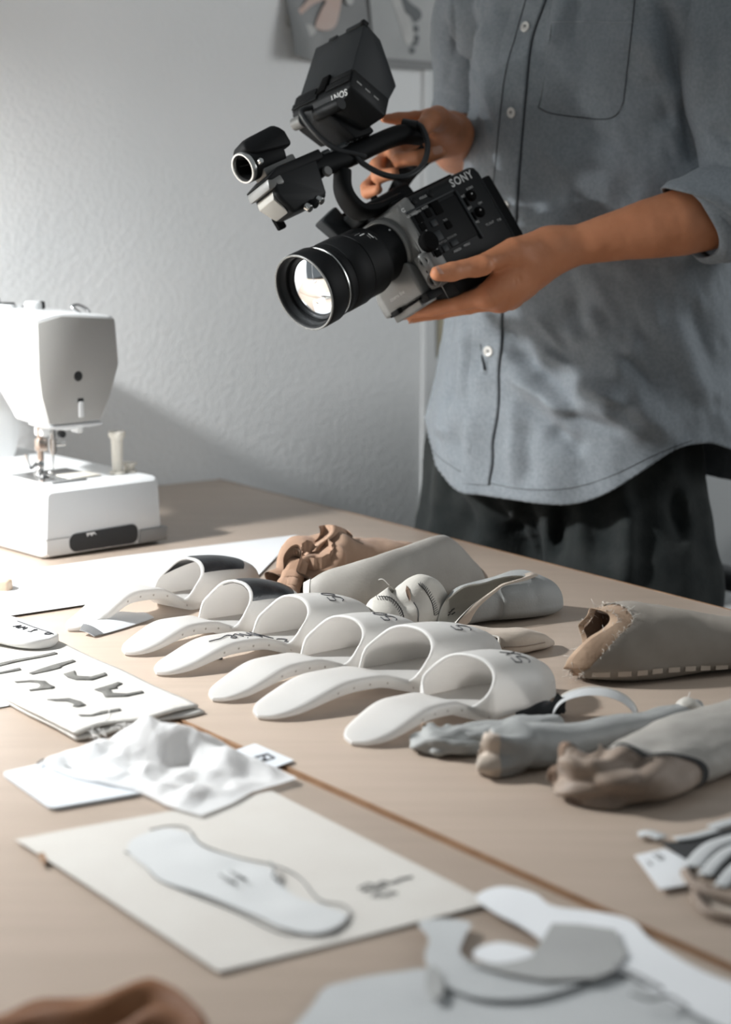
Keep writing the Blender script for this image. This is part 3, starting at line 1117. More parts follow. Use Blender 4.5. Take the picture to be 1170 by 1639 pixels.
# small snap and grub-like details between the shells
g = Geo()
c = tp(350, 1055)
g.add(*lathe([(0, .0016), (.0008, .0022), (.0016, .0016)], c - np.array((.002, 0, 0)), EZ, 12))
g.add(*lathe([(0, .0016), (.0008, .0022), (.0016, .0016)], c + np.array((.002, 0, 0)), EZ, 12))
g.add(*tube([c - np.array((.002, 0, -.001)), c + np.array((.002, 0, .001))], .0008, 6))
tag(g.build('metal_snap', M_ink), 'tiny dark metal snap on the table between the white shells', 'snap')
# pale block at the far left edge
g = Geo().add(*prism([(-.06, -.02), (.012, -.018), (.016, -.006), (.004, .012), (-.06, .02)], tp(0, 944), (1, 0, 0), (0, 1, 0), EZ, .014, .003, 3))
tag(g.build('wooden_block', material('pale_wood', (0.72, 0.56, 0.42), 0.5, color2=(0.66, 0.48, 0.34), nscale=30, stretch=(1, 9, 1))), 'pale wooden block end lying on the white paper at the left', 'block')
# ------------------------------------------------------------------ sewing machine
M_mach = material('white_machine_plastic', (0.76, 0.77, 0.77), 0.38, spec=0.45, bump=0.02, bscale=700, bdist=0.0003)
M_mach_grey = material('warm_grey_machine_plastic', (0.44, 0.435, 0.415), 0.45)
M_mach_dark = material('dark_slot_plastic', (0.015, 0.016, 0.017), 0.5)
M_mach_mid = material('mid_grey_plastic', (0.27, 0.27, 0.265), 0.45)
M_chrome = material('polished_steel', (0.62, 0.62, 0.62), 0.18, 1.0)
M_brass = material('warm_steel', (0.55, 0.46, 0.40), 0.25, 1.0)
M_cream = material('cream_plastic', (0.74, 0.70, 0.62), 0.4)

mo = tp(70, 897)
ma = math.radians(40.5)
mr = np.array((math.cos(ma), math.sin(ma), 0.0))
mb = np.array((-math.sin(ma), math.cos(ma), 0.0))
mach = empty('sewing_machine', mo, 'white sewing machine with a grey end plate on the far left of the table', 'sewing machine')


def mp(r, b, z):
    return mo + mr * np.asarray(r, float)[..., None] + mb * np.asarray(b, float)[..., None] + EZ * np.asarray(z, float)[..., None]


def rr_ring(r0, r1, z0, z1, rad, b, n=5):
    """rounded rectangle in the (r, z) plane at b"""
    P = []
    for (cx, cz, a0) in ((r1 - rad, z1 - rad, 0), (r0 + rad, z1 - rad, PI / 2), (r0 + rad, z0 + rad, PI), (r1 - rad, z0 + rad, 1.5 * PI)):
        for k in range(n):
            a = a0 + k / (n - 1) * PI / 2
            P.append((cx + rad * math.cos(a), cz + rad * math.sin(a)))
    P = np.array(P)
    return mp(P[:, 0], np.full(len(P), b), P[:, 1])


BL = 0.345
R = [rr_ring(.004, .170, .004, .080, .006, -.0), rr_ring(.001, .175, .002, .083, .005, .004), rr_ring(.0, .177, .001, .0845, .005, .012), rr_ring(.0, .177, .001, .0845, .005, BL - .006), rr_ring(.004, .173, .004, .080, .006, BL)]
# taper towards the top
base = Geo().add(*rings(R))
for V in base.V:
    q = (V - mo) @ np.stack([mr, mb, EZ], 1)
    V += mr * ((.0885 - q[:, 0]) * .055 * q[:, 2] / .084)[:, None]
base.build('base', M_mach, mach, 35)
# end slot with the drawer seam beside it
def face_poly(pts, b, thick, name, m, bevel=.0, parent=mach):
    V, F = prism(pts, mo + mb * b, mr, EZ, -mb, thick, bevel, 2)
    return mesh(name, V, F, m, parent, 35)


slot = []
for (cx, cz, a0) in ((.127, .020, 0), (.046, .018, PI / 2), (.046, .014, PI), (.127, .014, 1.5 * PI)):
    for k in range(5):
        a = a0 + k / 4 * PI / 2
        slot.append((cx + .009 * math.cos(a), cz + .009 * math.sin(a)))
slot_o = face_poly(slot, .001, .0022, 'hand_slot', M_mach_dark)
face_poly([(.060, .0262), (.072, .0265), (.075, .022), (.071, .0245), (.068, .0215), (.065, .0245), (.062, .0215)], -.0011, .0006, 'cut_out', M_mach, 0, slot_o)
face_poly([(.137, .004), (.179, .003), (.180, .021), (.139, .0205)], .006, .0085, 'drawer_end', M_mach_mid, .0012)
face_poly([(.001, .0235), (.037, .0235), (.037, .0243), (.001, .0243)], .001, .0015, 'seam', M_mach_mid)
g = Geo().add(*rbox((.168, BL - .02, .004), .001, (mp(.089, BL / 2, .0021), (mr, mb, EZ))))
g.build('foot', M_mach_dark, mach, 35)

# head, arm and column: one shell lofted along the arm
def head_ring(b, zb, k=1.0, grow=0.0):
    ctl = np.array([(.024, .284), (.060, .291), (.142, .283), (.1465, .222), (.119, zb + (0 if zb > .1 else 0)), (.038, zb), (.0255, .217)])
    if zb > .19:
        ctl[4], ctl[5], ctl[6] = (.140, zb), (.030, zb), (.026, max(.22, zb + .01))
    c = ctl.mean(0)
    ctl = c + (ctl - c) * k
    P = []
    n = len(ctl)
    for i in range(n):
        p, a, d = ctl[i], ctl[i - 1], ctl[(i + 1) % n]
        u, v = a - p, d - p
        r = .35 if i in (1, 6) else .12
        for s in np.linspace(0, 1, 5):
            P.append(p + u * r * (1 - s)**2 + v * r * s**2)
        q0, q1 = p + v * r, d + (p - d) * (.35 if (i + 1) % n in (1, 6) else .12)
        P.append((q0 + q1) / 2)
    P = np.array(P)
    return mp(P[:, 0], np.full(len(P), b), P[:, 1])


R = [head_ring(.046, .152, .93), head_ring(.0475, .152, .975), head_ring(.052, .152, 1.0), head_ring(.085, .152), head_ring(.118, .154), head_ring(.126, .163), head_ring(.150, .198), head_ring(.170, .203), head_ring(.235, .203), head_ring(.245, .195), head_ring(.255, .165), head_ring(.257, .082), head_ring(BL - .01, .082), head_ring(BL, .084, .95)]
V, F = rings(R)
arm = mesh('arm', V, F, M_mach, mach, 40)
# grey end plate
ep = [(.028, .280), (.062, .2865), (.138, .2795), (.1425, .222), (.130, .186), (.1155, .157), (.075, .1545), (.041, .1565), (.0315, .19), (.0285, .217)]
pl = face_poly(ep, .0468, .0022, 'end_plate', M_mach_grey, .0009)
V, F = lathe([(0, .0062), (.0012, .0062), (.0014, .0058), (.0010, .0002)], mp(.0835, .0455, .212), -mb, 20)
mesh('screw_recess', V, F, M_mach_dark, pl)
V, F = lathe([(0, .0036), (.0012, .003), (.0012, .0005)], mp(.0815, .0452, .2105), -mb, 12)
mesh('screw_head', V, F, M_mach_dark, pl)
V, F = rbox((.0075, .004, .020), .0015, (mp(.0865, .0445, .171), (mr, mb, EZ)))
mesh('lever_slot', V, F, M_mach, pl, 35)
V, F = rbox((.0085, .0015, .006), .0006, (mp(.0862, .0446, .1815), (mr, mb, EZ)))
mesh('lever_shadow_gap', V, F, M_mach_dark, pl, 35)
face_poly([(.036, .1535), (.117, .1535), (.119, .1495), (.106, .1485), (.045, .1490)], .090, .046, 'lower_lip', M_mach, .0015)
face_poly([(.142, .2225), (.1505, .2225), (.147, .275), (.142, .2775)], .11, .055, 'thread_cover', M_mach, .0015)
# needle clamp, bar, presser foot
cyl = lambda a, b, r, n=14: tube([a, b], r, n)
Geo().add(*cyl(mp(.070, .085, .155), mp(.070, .085, .112), .0035)).add(*cyl(mp(.070, .085, .132), mp(.070, .085, .116), .0052)).add(*cyl(mp(.070, .085, .124), mp(.086, .083, .124), .0030)).build('needle_bar', M_chrome, mach, 40)
Geo().add(*tube([mp(.070, .085, .113), mp(.070, .085, .088)], [.0012, .0005], 8)).build('needle', M_chrome, mach)
Geo().add(*cyl(mp(.052, .085, .155), mp(.052, .085, .106), .0040)).add(*rbox((.013, .012, .016), .002, (mp(.053, .085, .126), (mr, mb, EZ)))).build('presser_bar', M_brass, mach, 40)
pf = Geo()
pf.add(*rbox((.012, .022, .004), .001, (mp(.052, .083, .0885), (mr, mb, EZ)))).add(*rbox((.009, .010, .016), .002, (mp(.051, .086, .099), (mr, mb, EZ))))
pf.add(*tube(spline([mp(.046, .085, .103), mp(.038, .086, .098), mp(.034, .086, .106), mp(.032, .086, .116)], 12), .0022, 8))
pf.add(*rbox((.005, .012, .005), .001, (mp(.058, .076, .092), (mr, mb, EZ)), 1)).add(*rbox((.004, .006, .012), .001, (mp(.045, .079, .094), (mr, mb, EZ)), 1))
pf.build('presser_foot', M_chrome, mach, 40)
Geo().add(*rbox((.022, .016, .011), .002, (mp(.090, .085, .147), (mr, mb, EZ)))).add(*rbox((.012, .02, .015), .003, (mp(.055, .085, .144), (mr, mb, EZ)))).add(*rbox((.009, .016, .013), .002, (mp(.106, .085, .143), (mr, mb, EZ)))).build('threader', M_mach, mach, 35)
Geo().add(*cyl(mp(.081, .085, .137), mp(.081, .078, .137), .0045)).build('clamp_screw', M_mach_dark, mach, 40)
Geo().add(*rbox((.085, .075, .0018), .0006, (mp(.072, .088, .0853), (mr, mb, EZ)))).build('needle_plate', M_chrome, mach, 35)
Geo().add(*rbox((.045, .034, .0018), .0006, (mp(.092, .062, .0866), (mr, mb, EZ)))).build('bobbin_cover', M_cream, mach, 35)
Geo().add(*rbox((.05, .004, .0035), .001, (mp(.060, .034, .0862), (mr, mb, EZ)))).build('plate_edge', M_mach_mid, mach, 35)
# spool pin with a bobbin post beside it
V, F = lathe([(0, .010), (.003, .010), (.004, .0065), (.044, .0078), (.047, .0105), (.053, .0110), (.0545, .0095), (.0545, .001)], mp(.142, .05, .0845), EZ, 24)
mesh('spool_pin', V, F, M_cream, mach, 40)
V, F = lathe([(0, .010), (.0025, .010), (.003, .0065), (.009, .0068), (.010, .0098), (.0125, .0098), (.0135, .004), (.0135, .0005)], mp(.161, .052, .0845), EZ, 24)
mesh('bobbin_post', V, F, M_cream, mach, 40)
# knobs and guides on top
for r, b, z, rad in ((.060, .17, .288, .013), (.075, .23, .289, .012), (.05, .285, .288, .016)):
    V, F = lathe([(0, rad), (.004, rad), (.006, rad * .9), (.006, .001)], mp(r, b, z), EZ, 24)
    k = mesh('dial', V, F, M_mach, mach, 40)
    V, F = lathe([(0, rad * .86), (.0015, rad * .84), (.0015, .001)], mp(r, b, z + .006), EZ, 20)
    mesh('dial_face', V, F, M_mach_dark, k, 40)
Geo().add(*tube(spline([mp(.118, .09, .284), mp(.110, .095, .292), mp(.120, .10, .294), mp(.132, .10, .289), mp(.135, .095, .284)], 14), .0022, 8)).build('thread_guide', M_chrome, mach)
Geo().add(*rbox((.016, .02, .014), .003, (mp(.075, .13, .292), (mr, mb, EZ)))).build('thread_hook', M_mach, mach, 35)
Geo().add(*rbox((.007, .008, .010), .002, (mp(.084, .125, .294), (mr, mb, EZ)))).build('hook_slot', M_mach_dark, mach, 35)
Geo().add(*rbox((.03, .010, .003), .001, (mp(.094, .16, .2895), (mr, mb, EZ)))).build('slide_mark', M_mach_dark, mach, 35)
# hand wheel at the far end
V, F = lathe([(0, .03), (.004, .034), (.022, .034), (.026, .03), (.026, .001)], mp(.088, BL, .245), mb, 32)
mesh('hand_wheel', V, F, M_mach, mach, 40)
# ------------------------------------------------------------------ camcorder held by the person
M_cam = material('black_camera_body', (0.008, 0.009, 0.0095), 0.50, bump=0.10, bscale=1500, bdist=0.0003, spec=0.22)
M_cam_soft = material('black_camera_rubber', (0.006, 0.0065, 0.007), 0.6, bump=0.15, bscale=1800, bdist=0.0003, spec=0.16)
M_cam_grey = material('grey_camera_front', (0.17, 0.17, 0.162), 0.42, 0.2, bump=0.05, bscale=1500, bdist=0.0003)
M_cam_matt = material('charcoal_hood', (0.020, 0.023, 0.025), 0.55, bump=0.08, bscale=1500, bdist=0.0003, spec=0.3)
M_cam_box = material('warm_grey_plastic', (.30, .29, .26), .4)
M_cam_deep = material('matt_black_inside', (0.004, 0.004, 0.004), 0.9, spec=0.1)
M_silver = material('silver_ring', (0.60, 0.60, 0.58), 0.25, 0.9)
M_cam_text = material('white_camera_print', (0.62, 0.62, 0.60), 0.6)
M_glass = material('coated_lens_glass', (0.66, 0.68, 0.70), 0.05, 1.0)
M_cable = material('black_cable_sheath', (0.013, 0.014, 0.015), 0.45)

_V = np.stack([_R, _U, -_F])
cA = unit(np.array((-.665, -.41, .62)) @ _V)              # lens direction
cZ = np.array((-.47, .88, 0.0)) @ _V
cZ = unit(cZ - cA * np.dot(cA, cZ))
cS = np.cross(cZ, cA)                                      # the side that faces the picture
cO = at(622, 400, 2.40)
cam_body = empty('camcorder', cO, 'black camcorder with a zoom lens, hooded monitor and microphone clamp, held by the person', 'camera', basis=(cA, cS, cZ))
I3 = np.eye(3)


def part(name, g, m, parent=cam_body, ss=35):
    return g.build(name, m, parent, ss, local=True)


def bx(size, c, bev=.002, B=I3, seg=2):
    return rbox(size, bev, (np.array(c, float), B), seg)


X, Y_, Z_ = np.eye(3)
# body: black block with a grey front shell
body = part('body', Geo().add(*bx((.128, .096, .105), (-.078, 0, -.013), .009, I3, 3)), M_cam)
front = part('front_shell', Geo().add(*hull([(x, y, z) for x, y, z in [
    (-.024, .050, .041), (-.024, -.052, .041), (-.024, -.052, -.066), (-.024, .050, -.066),
    (-.004, .046, .036), (-.004, -.047, .036), (-.0, -.050, -.02), (.002, -.050, -.064), (.004, .044, -.066), (-.002, .049, -.030)]], .005, 3)), M_cam_grey)
part('front_base', Geo().add(*hull([(x, y, z) for x in (-.02, .016) for y, z in ((-.047, -.066), (.030, -.066), (-.047, -.045), (.030, -.045))] + [(.012, -.04, -.02), (.012, .028, -.022)], .004, 3)), M_cam_grey)
fp = part('foot_plate', Geo().add(*bx((.026, .052, .009), (.006, -.004, -.0715), .0018)), M_cam_grey)
part('foot_slot', Geo().add(*bx((.026, .058, .0022), (.0075, -.003, -.0665), .0006)), M_cam_deep, fp)
part('foot_stop', Geo().add(*bx((.008, .014, .006), (.0205, -.018, -.0655), .0012)).add(*bx((.024, .014, .010), (.006, .030, -.069), .002)), M_cam_soft, fp)
tx, tf = text_geo('cinema line', .0062, (.0168, -.008, -.050), (0, 1, 0), (0, 0, 1), .0002)
part('front_print', Geo().add(tx, tf), M_cam_text, front, False)
part('base_plate', Geo().add(*hull([(x, y, z) for x, y, z in [(-.022, .040, -.060), (-.022, -.044, -.060), (-.140, .040, -.060), (-.140, -.044, -.060), (-.030, .034, -.084), (-.030, -.038, -.084), (-.130, .034, -.084), (-.130, -.038, -.084)]], .004, 2)), M_cam_soft)
# corner post with two sockets on the near front edge
post = part('corner_post', Geo().add(*hull([(x, y, z) for x in (-.004, .010) for y in (.036, .050) for z in (-.066, -.024)], .004, 3)), M_cam_grey)
for z, r in ((-.034, .0062), (-.057, .0085)):
    d = unit((.55, .83, 0))
    o = np.array((.005, .0445, z))
    V, F = lathe([(0, r), (.0036, r), (.0040, r * .9), (.0036, r * .74), (.0022, r * .72), (.0022, .0002)], o + d * .0012, d, 22)
    q = mesh('socket_ring', V, F, M_cam_grey, post, 40, local=True)
    V, F = lathe([(0, r * .60), (.0032, r * .60), (.0036, r * .5), (.0036, .0002)], o + d * .0012, d, 20)
    mesh('socket_core', V, F, M_cam_soft, q, 40, local=True)
V, F = lathe([(0, .0022), (.0006, .0022), (.0006, .0002)], np.array((.0085, .0475, -.0455)), unit((.55, .83, 0)), 12)
mesh('index_lamp', V, F, M_cam_deep, post, 40, local=True)

# lens: a stack of turned rings along x
def ring_part(name, prof, m, parent=cam_body, n=64, o=(0, 0, 0), ax=X, c0=True, c1=True):
    V, F = lathe(prof, o, ax, n, c0, c1)
    return mesh(name, V, F, m, parent, 40, local=True)


ring_part('mount_collar', [(-.004, .037), (.004, .0365), (.006, .0345), (.006, .03)], M_cam_grey)
lens = ring_part('lens_barrel', [(.004, .033), (.030, .033), (.034, .0375), (.040, .0392), (.060, .0392), (.062, .0398), (.066, .0402), (.0665, .0396), (.098, .0402), (.100, .0400), (.1025, .0412), (.106, .0415), (.108, .0405), (.109, .036)], M_cam_soft)
ring_part('bright_ring', [(.1075, .0400), (.1085, .0412), (.1100, .0412), (.1108, .0398)], M_silver, lens)
ring_part('filter_barrel', [(.109, .0375), (.112, .0378), (.113, .0412), (.116, .0436), (.134, .0440), (.138, .0438), (.1395, .0428), (.1400, .0412), (.1392, .0400), (.134, .0392), (.128, .0386), (.127, .038)], M_cam_soft, lens, c1=False)
ring_part('front_rim', [(.1385, .0432), (.1402, .0436), (.1409, .0428), (.1405, .0414), (.139, .0410)], M_cam_grey, lens, c0=False, c1=False)
ring_part('inner_bezel', [(.134, .0396), (.1356, .0392), (.134, .0384), (.131, .0379), (.129, .0378)], M_cam, lens, c0=False, c1=False)
gl = [(.1265 + .0085 * (1 - (r / .0380)**2), r) for r in np.linspace(.0380, .0003, 16)]
ring_part('front_glass', gl, M_glass, lens, c0=False)
ring_part('rubber_grip', [(.068, .0402), (.069, .0410), (.094, .0412), (.095, .0404)], M_cam_soft, lens, n=90)
# scale marks on the barrel
def on_barrel(x, deg, r):
    a = math.radians(deg)
    return np.array((x, math.cos(a) * r, math.sin(a) * r))


for (x0, x1, deg, w, m) in ((.047, .054, 40, .0011, M_cam_text), (.050, .058, 46, .0007, M_cam_grey), (.046, .047, 30, .006, M_cam_grey), (.043, .0436, 30, .008, M_cam_text), (.041, .0418, 22, .005, M_cam_grey)):
    c = on_barrel((x0 + x1) / 2, deg, .0393)
    a = math.radians(deg)
    B = np.array([X, (0, -math.sin(a), math.cos(a)), (0, math.cos(a), math.sin(a))])
    part('lens_mark', Geo().add(*bx((x1 - x0, w, .0004), c, 0, B)), m, lens, False)
V, F = lathe([(0, .0013), (.0006, .0011), (.0006, .0001)], on_barrel(.010, 30, .0330), unit((0, .87, .5)), 12)
mesh('mount_dot', V, F, M_cam_text, lens, 40, local=True)

# near side panel
YS = .0482
sp = part('side_panel', Geo().add(*bx((.078, .0022, .052), (-.047, YS + .0004, -.009), .001)), M_cam_soft)
part('panel_frame', Geo().add(*bx((.0035, .0035, .062), (-.0895, YS + .001, -.010), .001)).add(*bx((.082, .003, .0025), (-.046, YS + .0006, .0225), .0008)), M_cam_matt, sp)
for (x, z, w, h, m) in ((-.018, .011, .010, .010, M_cam_deep), (-.0165, .001, .009, .009, M_cam_deep), (-.034, .012, .009, .010, M_cam_deep), (-.050, .013, .013, .016, M_cam_deep), (-.034, -.001, .010, .008, M_cam_matt), (-.052, -.010, .010, .009, M_cam_deep), (-.016, -.033, .009, .008, M_cam_deep), (-.030, -.032, .009, .008, M_cam_matt), (-.046, -.031, .012, .007, M_cam_matt), (-.030, -.016, .012, .012, M_cam_matt)):
    part('button', Geo().add(*bx((w, .003, h), (x, YS + .0014, z), .0012)), m, sp)
V, F = lathe([(0, .0115), (.008, .0115), (.0095, .0100), (.0095, .0005)], np.array((-.010, YS, -.017)), Y_, 32)
dial = mesh('control_dial', V, F, M_cam_deep, cam_body, 40, local=True)
for x, z in ((-.054, .0335), (-.026, .0340)):
    V, F = lathe([(0, .0042), (.0018, .0042), (.0024, .0034), (.0024, .0003)], np.array((x, YS - .0006, z - .003)), Y_, 20)
    mesh('round_button', V, F, M_cam_soft, cam_body, 40, local=True)
for x, z in ((-.108, .008), (-.107, -.013)):
    V, F = lathe([(0, .0068), (.003, .0064), (.0045, .005), (.0045, .0003)], np.array((x, YS - .0008, z)), Y_, 20)
    k = mesh('toggle', V, F, M_cam_deep, cam_body, 40, local=True)
    V, F = lathe([(0, .0010), (.0006, .0009), (.0006, .0001)], np.array((x + .001, YS + .0037, z + .0015)), Y_, 8)
    mesh('toggle_dot', V, F, M_cam_text, k, 40, local=True)
for x, z in ((-.097, .004), (-.096, -.014)):
    part('small_switch', Geo().add(*bx((.003, .003, .010), (x, YS, z), .0008)), M_cam_deep)
# printed marks
EX = np.array((-1.0, 0, 0))
EYz = np.array((0, 0, 1.0))
PY = YS - .0002
g = Geo()


def printed(body_, size, x, z, bold=.0, y=PY, spacing=1.0):
    # reads along -x (towards the rear) with z up, seen from the near side
    V, F = text_geo(body_, size, (x, y, z), EX, EYz, .0, 0, bold, spacing=spacing)
    V[:, 1] = y + .0005
    g.add(V, F)


printed('SONY', .0135, -.108, .0300, .00030, spacing=1.12)
for sx, zz in ((-.0955, 0),):
    pass
printed('\u03b1', .0085, -.0045, .0275, .0002)
printed('ND', .0036, -.0065, .018)
g2 = [(-.0185, .0185, 'VARIABLE'), (-.034, .0192, 'AUTO'), (-.052, -.0035, 'WB'), (-.030, -.0245, 'SHUTTER'), (-.048, -.0235, 'ISO/GAIN'), (-.015, -.0265, 'IRIS'), (-.045, -.040, 'ASSIGN'), (-.062, -.0395, 'MENU'), (-.112, .0165, 'AUDIO'), (-.115, -.004, 'CH1'), (-.0965, .0115, 'INT'), (-.0965, -.004, 'EXT'), (-.096, -.022, 'MIC'), (-.112, -.0300, 'TC OUT'), (-.128, -.031, 'FX6'), (-.041, .0305, 'FOCUS')]
for x, z, s in g2:
    printed(s, .0038, x, z, y=PY + (.0012 if -.086 < x < -.008 and z < .02 else 0))
part('printed_marks', g, M_cam_text, cam_body, False)
# serifs that make the maker's letters slab-faced
# battery and rear block
bat = part('battery', Geo().add(*bx((.030, .070, .082), (-.156, -.004, -.018), .004, I3, 3)), M_cam_soft)
part('rear_plate', Geo().add(*bx((.012, .088, .096), (-.138, 0, -.015), .004)), M_cam_matt)
part('top_plate', Geo().add(*bx((.105, .055, .006), (-.075, -.008, .0415), .002)), M_cam_soft)
# grip on the far side with strap
grip = part('hand_grip', Geo().add(*hull([(x, y, z) for x, y, z in [(-.012, -.046, .030), (-.012, -.090, .026), (-.012, -.095, -.030), (-.012, -.046, -.040), (-.125, -.046, .034), (-.125, -.078, .030), (-.125, -.082, -.020), (-.125, -.046, -.030), (-.02, -.06, .050), (-.11, -.055, .048)]], .008, 3)), M_cam_soft)
part('top_button_deck', Geo().add(*hull([(x, y, z) for x, y, z in [(-.008, -.030, .062), (-.008, -.074, .060), (-.110, -.032, .066), (-.110, -.070, .064), (-.012, -.030, .044), (-.012, -.07, .042), (-.112, -.03, .044), (-.112, -.07, .044)]], .004, 3)), M_cam)
for x, y in ((-.022, -.040), (-.034, -.044), (-.056, -.038), (-.020, -.058)):
    V, F = lathe([(0, .0045), (.003, .0043), (.0038, .0035), (.0038, .0003)], np.array((x, y, .063)), Z_, 16)
    mesh('deck_button', V, F, M_cam_grey if x == -.034 else M_cam_deep, cam_body, 40, local=True)
# side handle bracket visible under the handle
part('front_bracket', Geo().add(*hull([(x, y, z) for x, y, z in [(.006, -.052, .036), (.006, -.066, .036), (.020, -.050, .070), (.020, -.068, .070), (-.02, -.05, .038), (-.02, -.066, .038), (-.012, -.052, .078), (-.012, -.068, .078)]], .003)), M_cam_matt)

# top handle: one bar bent down to the body at the front
def sweep(path, wy, hz, n=16, p=2.6):
    """rounded section swept in the x-z plane"""
    P = np.array(path, float)
    T = np.gradient(P, axis=0)
    T /= np.linalg.norm(T, axis=1)[:, None]
    Nn = np.stack([-T[:, 2], 0 * T[:, 0], T[:, 0]], 1)
    a = np.linspace(0, 2 * PI, n, endpoint=False)
    ca, sa = np.sign(np.cos(a)) * np.abs(np.cos(a)) ** (2 / p), np.sign(np.sin(a)) * np.abs(np.sin(a)) ** (2 / p)
    wy, hz = np.broadcast_to(wy, len(P)), np.broadcast_to(hz, len(P))
    R = [P[i] + ca[:, None] * Y_ * wy[i] + sa[:, None] * Nn[i] * hz[i] for i in range(len(P))]
    return rings(R)


pts = spline([(-.050, -.004, .047), (-.020, -.004, .047), (.004, -.004, .053), (.012, -.004, .068), (.010, -.004, .085), (-.002, -.004, .102)], 30)
handle = part('top_handle', Geo().add(*sweep(pts, np.linspace(.018, .012, 30), np.linspace(.006, .0085, 30))), M_cam_soft)
pts = spline([(.060, -.004, .121), (.03, -.004, .119), (-.02, -.004, .115), (-.07, -.004, .1155), (-.112, -.004, .113), (-.140, -.004, .100)], 34)
part('grip_bar', Geo().add(*sweep(pts, .0125, np.concatenate([np.linspace(.010, .0135, 8), np.full(18, .0115), np.linspace(.0115, .008, 8)]))), M_cam_soft, handle)
part('handle_rib', Geo().add(*bx((.02, .022, .006), (-.012, -.004, .128), .002)).add(*bx((.012, .02, .005), (.012, -.004, .1295), .0018)), M_cam_matt, handle)
g = Geo()
for k in range(6):
    g.add(*bx((.004, .024, .002), (-.02 - k * .008, -.004, .1275), .0006))
part('grip_ridges', g, M_cam, handle)
V, F = lathe([(0, .006), (.003, .006), (.0042, .005), (.0042, .0004)], np.array((.030, .0085, .108)), Y_, 20)
mesh('handle_screw', V, F, M_cam_grey, handle, 40, local=True)
# microphone input box at the handle's front
mb_ = part('input_box', Geo().add(*hull([(x, y, z) for x, y, z in [(.112, .020, .128), (.112, -.026, .128), (.118, .018, .104), (.118, -.024, .104), (.104, .012, .082), (.104, -.020, .082), (.040, .018, .126), (.040, -.022, .126), (.052, .016, .082), (.052, -.018, .082)]], .004, 3)), M_cam)
part('box_face', Geo().add(*hull([(x, y, z) for x, y, z in [(.1165, .013, .113), (.1165, -.021, .113), (.1205, .012, .104), (.1205, -.019, .104), (.1085, .009, .0845), (.1085, -.017, .0845), (.110, 0, .10)]], .0012)), M_cam_box, mb_)
part('box_brow', Geo().add(*hull([(x, y, z) for x, y, z in [(.119, .019, .126), (.119, -.026, .126), (.123, .017, .115), (.123, -.024, .115), (.100, .02, .127), (.100, -.026, .127), (.100, .02, .114), (.1, -.024, .114)]], .002)), M_cam_grey, mb_)
part('box_top', Geo().add(*hull([(x, y, z) for x, y, z in [(.120, .021, .127), (.120, -.027, .127), (.10, .022, .134), (.10, -.026, .134), (.03, .018, .134), (.03, -.024, .134), (.03, .018, .122), (.03, -.024, .122), (.115, .02, .123), (.115, -.026, .123)]], .002)), M_cam_soft, mb_)
g = Geo()
for k, x in enumerate((.086, .076, .066)):
    V, F = lathe([(0, .0045), (.006, .0045), (.0068, .0038), (.0068, .0005)], np.array((x, .014, .082 + k * .001)), unit((0, .6, -.8)), 14)
    mesh('input_socket', V, F, M_silver if k != 1 else M_cam_soft, mb_, 40, local=True)
part('latch', Geo().add(*bx((.012, .006, .016), (.098, -.026, .084), .002)), M_cam_deep, mb_)
# microphone clamp: silver-edged ring with a black block over it
mx0 = np.array((.100, -.006, .152))
clamp = ring_part('microphone_clamp', [(-.030, .0175), (.018, .0175), (.0195, .0165), (.018, .0150), (-.030, .0148), (-.030, .0175)], M_cam_soft, o=mx0, n=40, c0=False, c1=False)
ring_part('clamp_rim', [(.016, .0176), (.0205, .0176), (.0215, .0168), (.0215, .0152), (.0205, .0146), (.016, .0146)], M_silver, clamp, o=mx0, n=40, c0=False, c1=False)
ring_part('rubber_cup', [(-.02, .0146), (.015, .0146), (.017, .0138), (-.018, .0130), (-.020, .0005)], M_cam_deep, clamp, o=mx0, n=40, c0=False, c1=False)
part('clamp_block', Geo().add(*hull([(x, y, z) for x, y, z in [(.118, -.020, .166), (.118, .010, .168), (.112, -.016, .176), (.112, .008, .178), (.066, -.016, .180), (.066, .012, .180), (.060, -.02, .172), (.060, .018, .170), (.060, .018, .150), (.064, -.02, .150), (.110, .014, .158)]], .003, 3)), M_cam_soft, clamp)
part('clamp_foot', Geo().add(*bx((.05, .022, .012), (.082, -.004, .137), .002)), M_cam_grey, clamp)
V, F = lathe([(0, .0035), (.004, .0035), (.005, .0028), (.005, .0003)], mx0 + np.array((.010, .0165, -.004)), Y_, 14)
mesh('clamp_screw', V, F, M_silver, clamp, 40, local=True)
for a in (0.6, 2.7, 4.8):
    part('cup_rib', Geo().add(*tube([mx0 + np.array((.013, math.cos(a) * .013, math.sin(a) * .013)), mx0 + np.array((.004, math.cos(a) * .003, math.sin(a) * .003))], .0009, 6)), M_cam_soft, clamp)

# monitor with its folding hood
_ml = np.stack([cA, cS, cZ])                               # world -> camcorder axes
mS = unit(_ml @ (np.array((.70, .195, .69)) @ _V))         # across the swivelled monitor
mU = _ml @ (np.array((.22, .87, -.47)) @ _V)
mU = unit(mU - mS * np.dot(mU, mS))                       # up the monitor
mN = np.cross(mS, mU)                                     # out of its front
mO = np.array((-.030, -.002, .190))                       # bottom centre of its front


def mq(s, u, n):
    return mO + mS * s + mU * u + mN * n


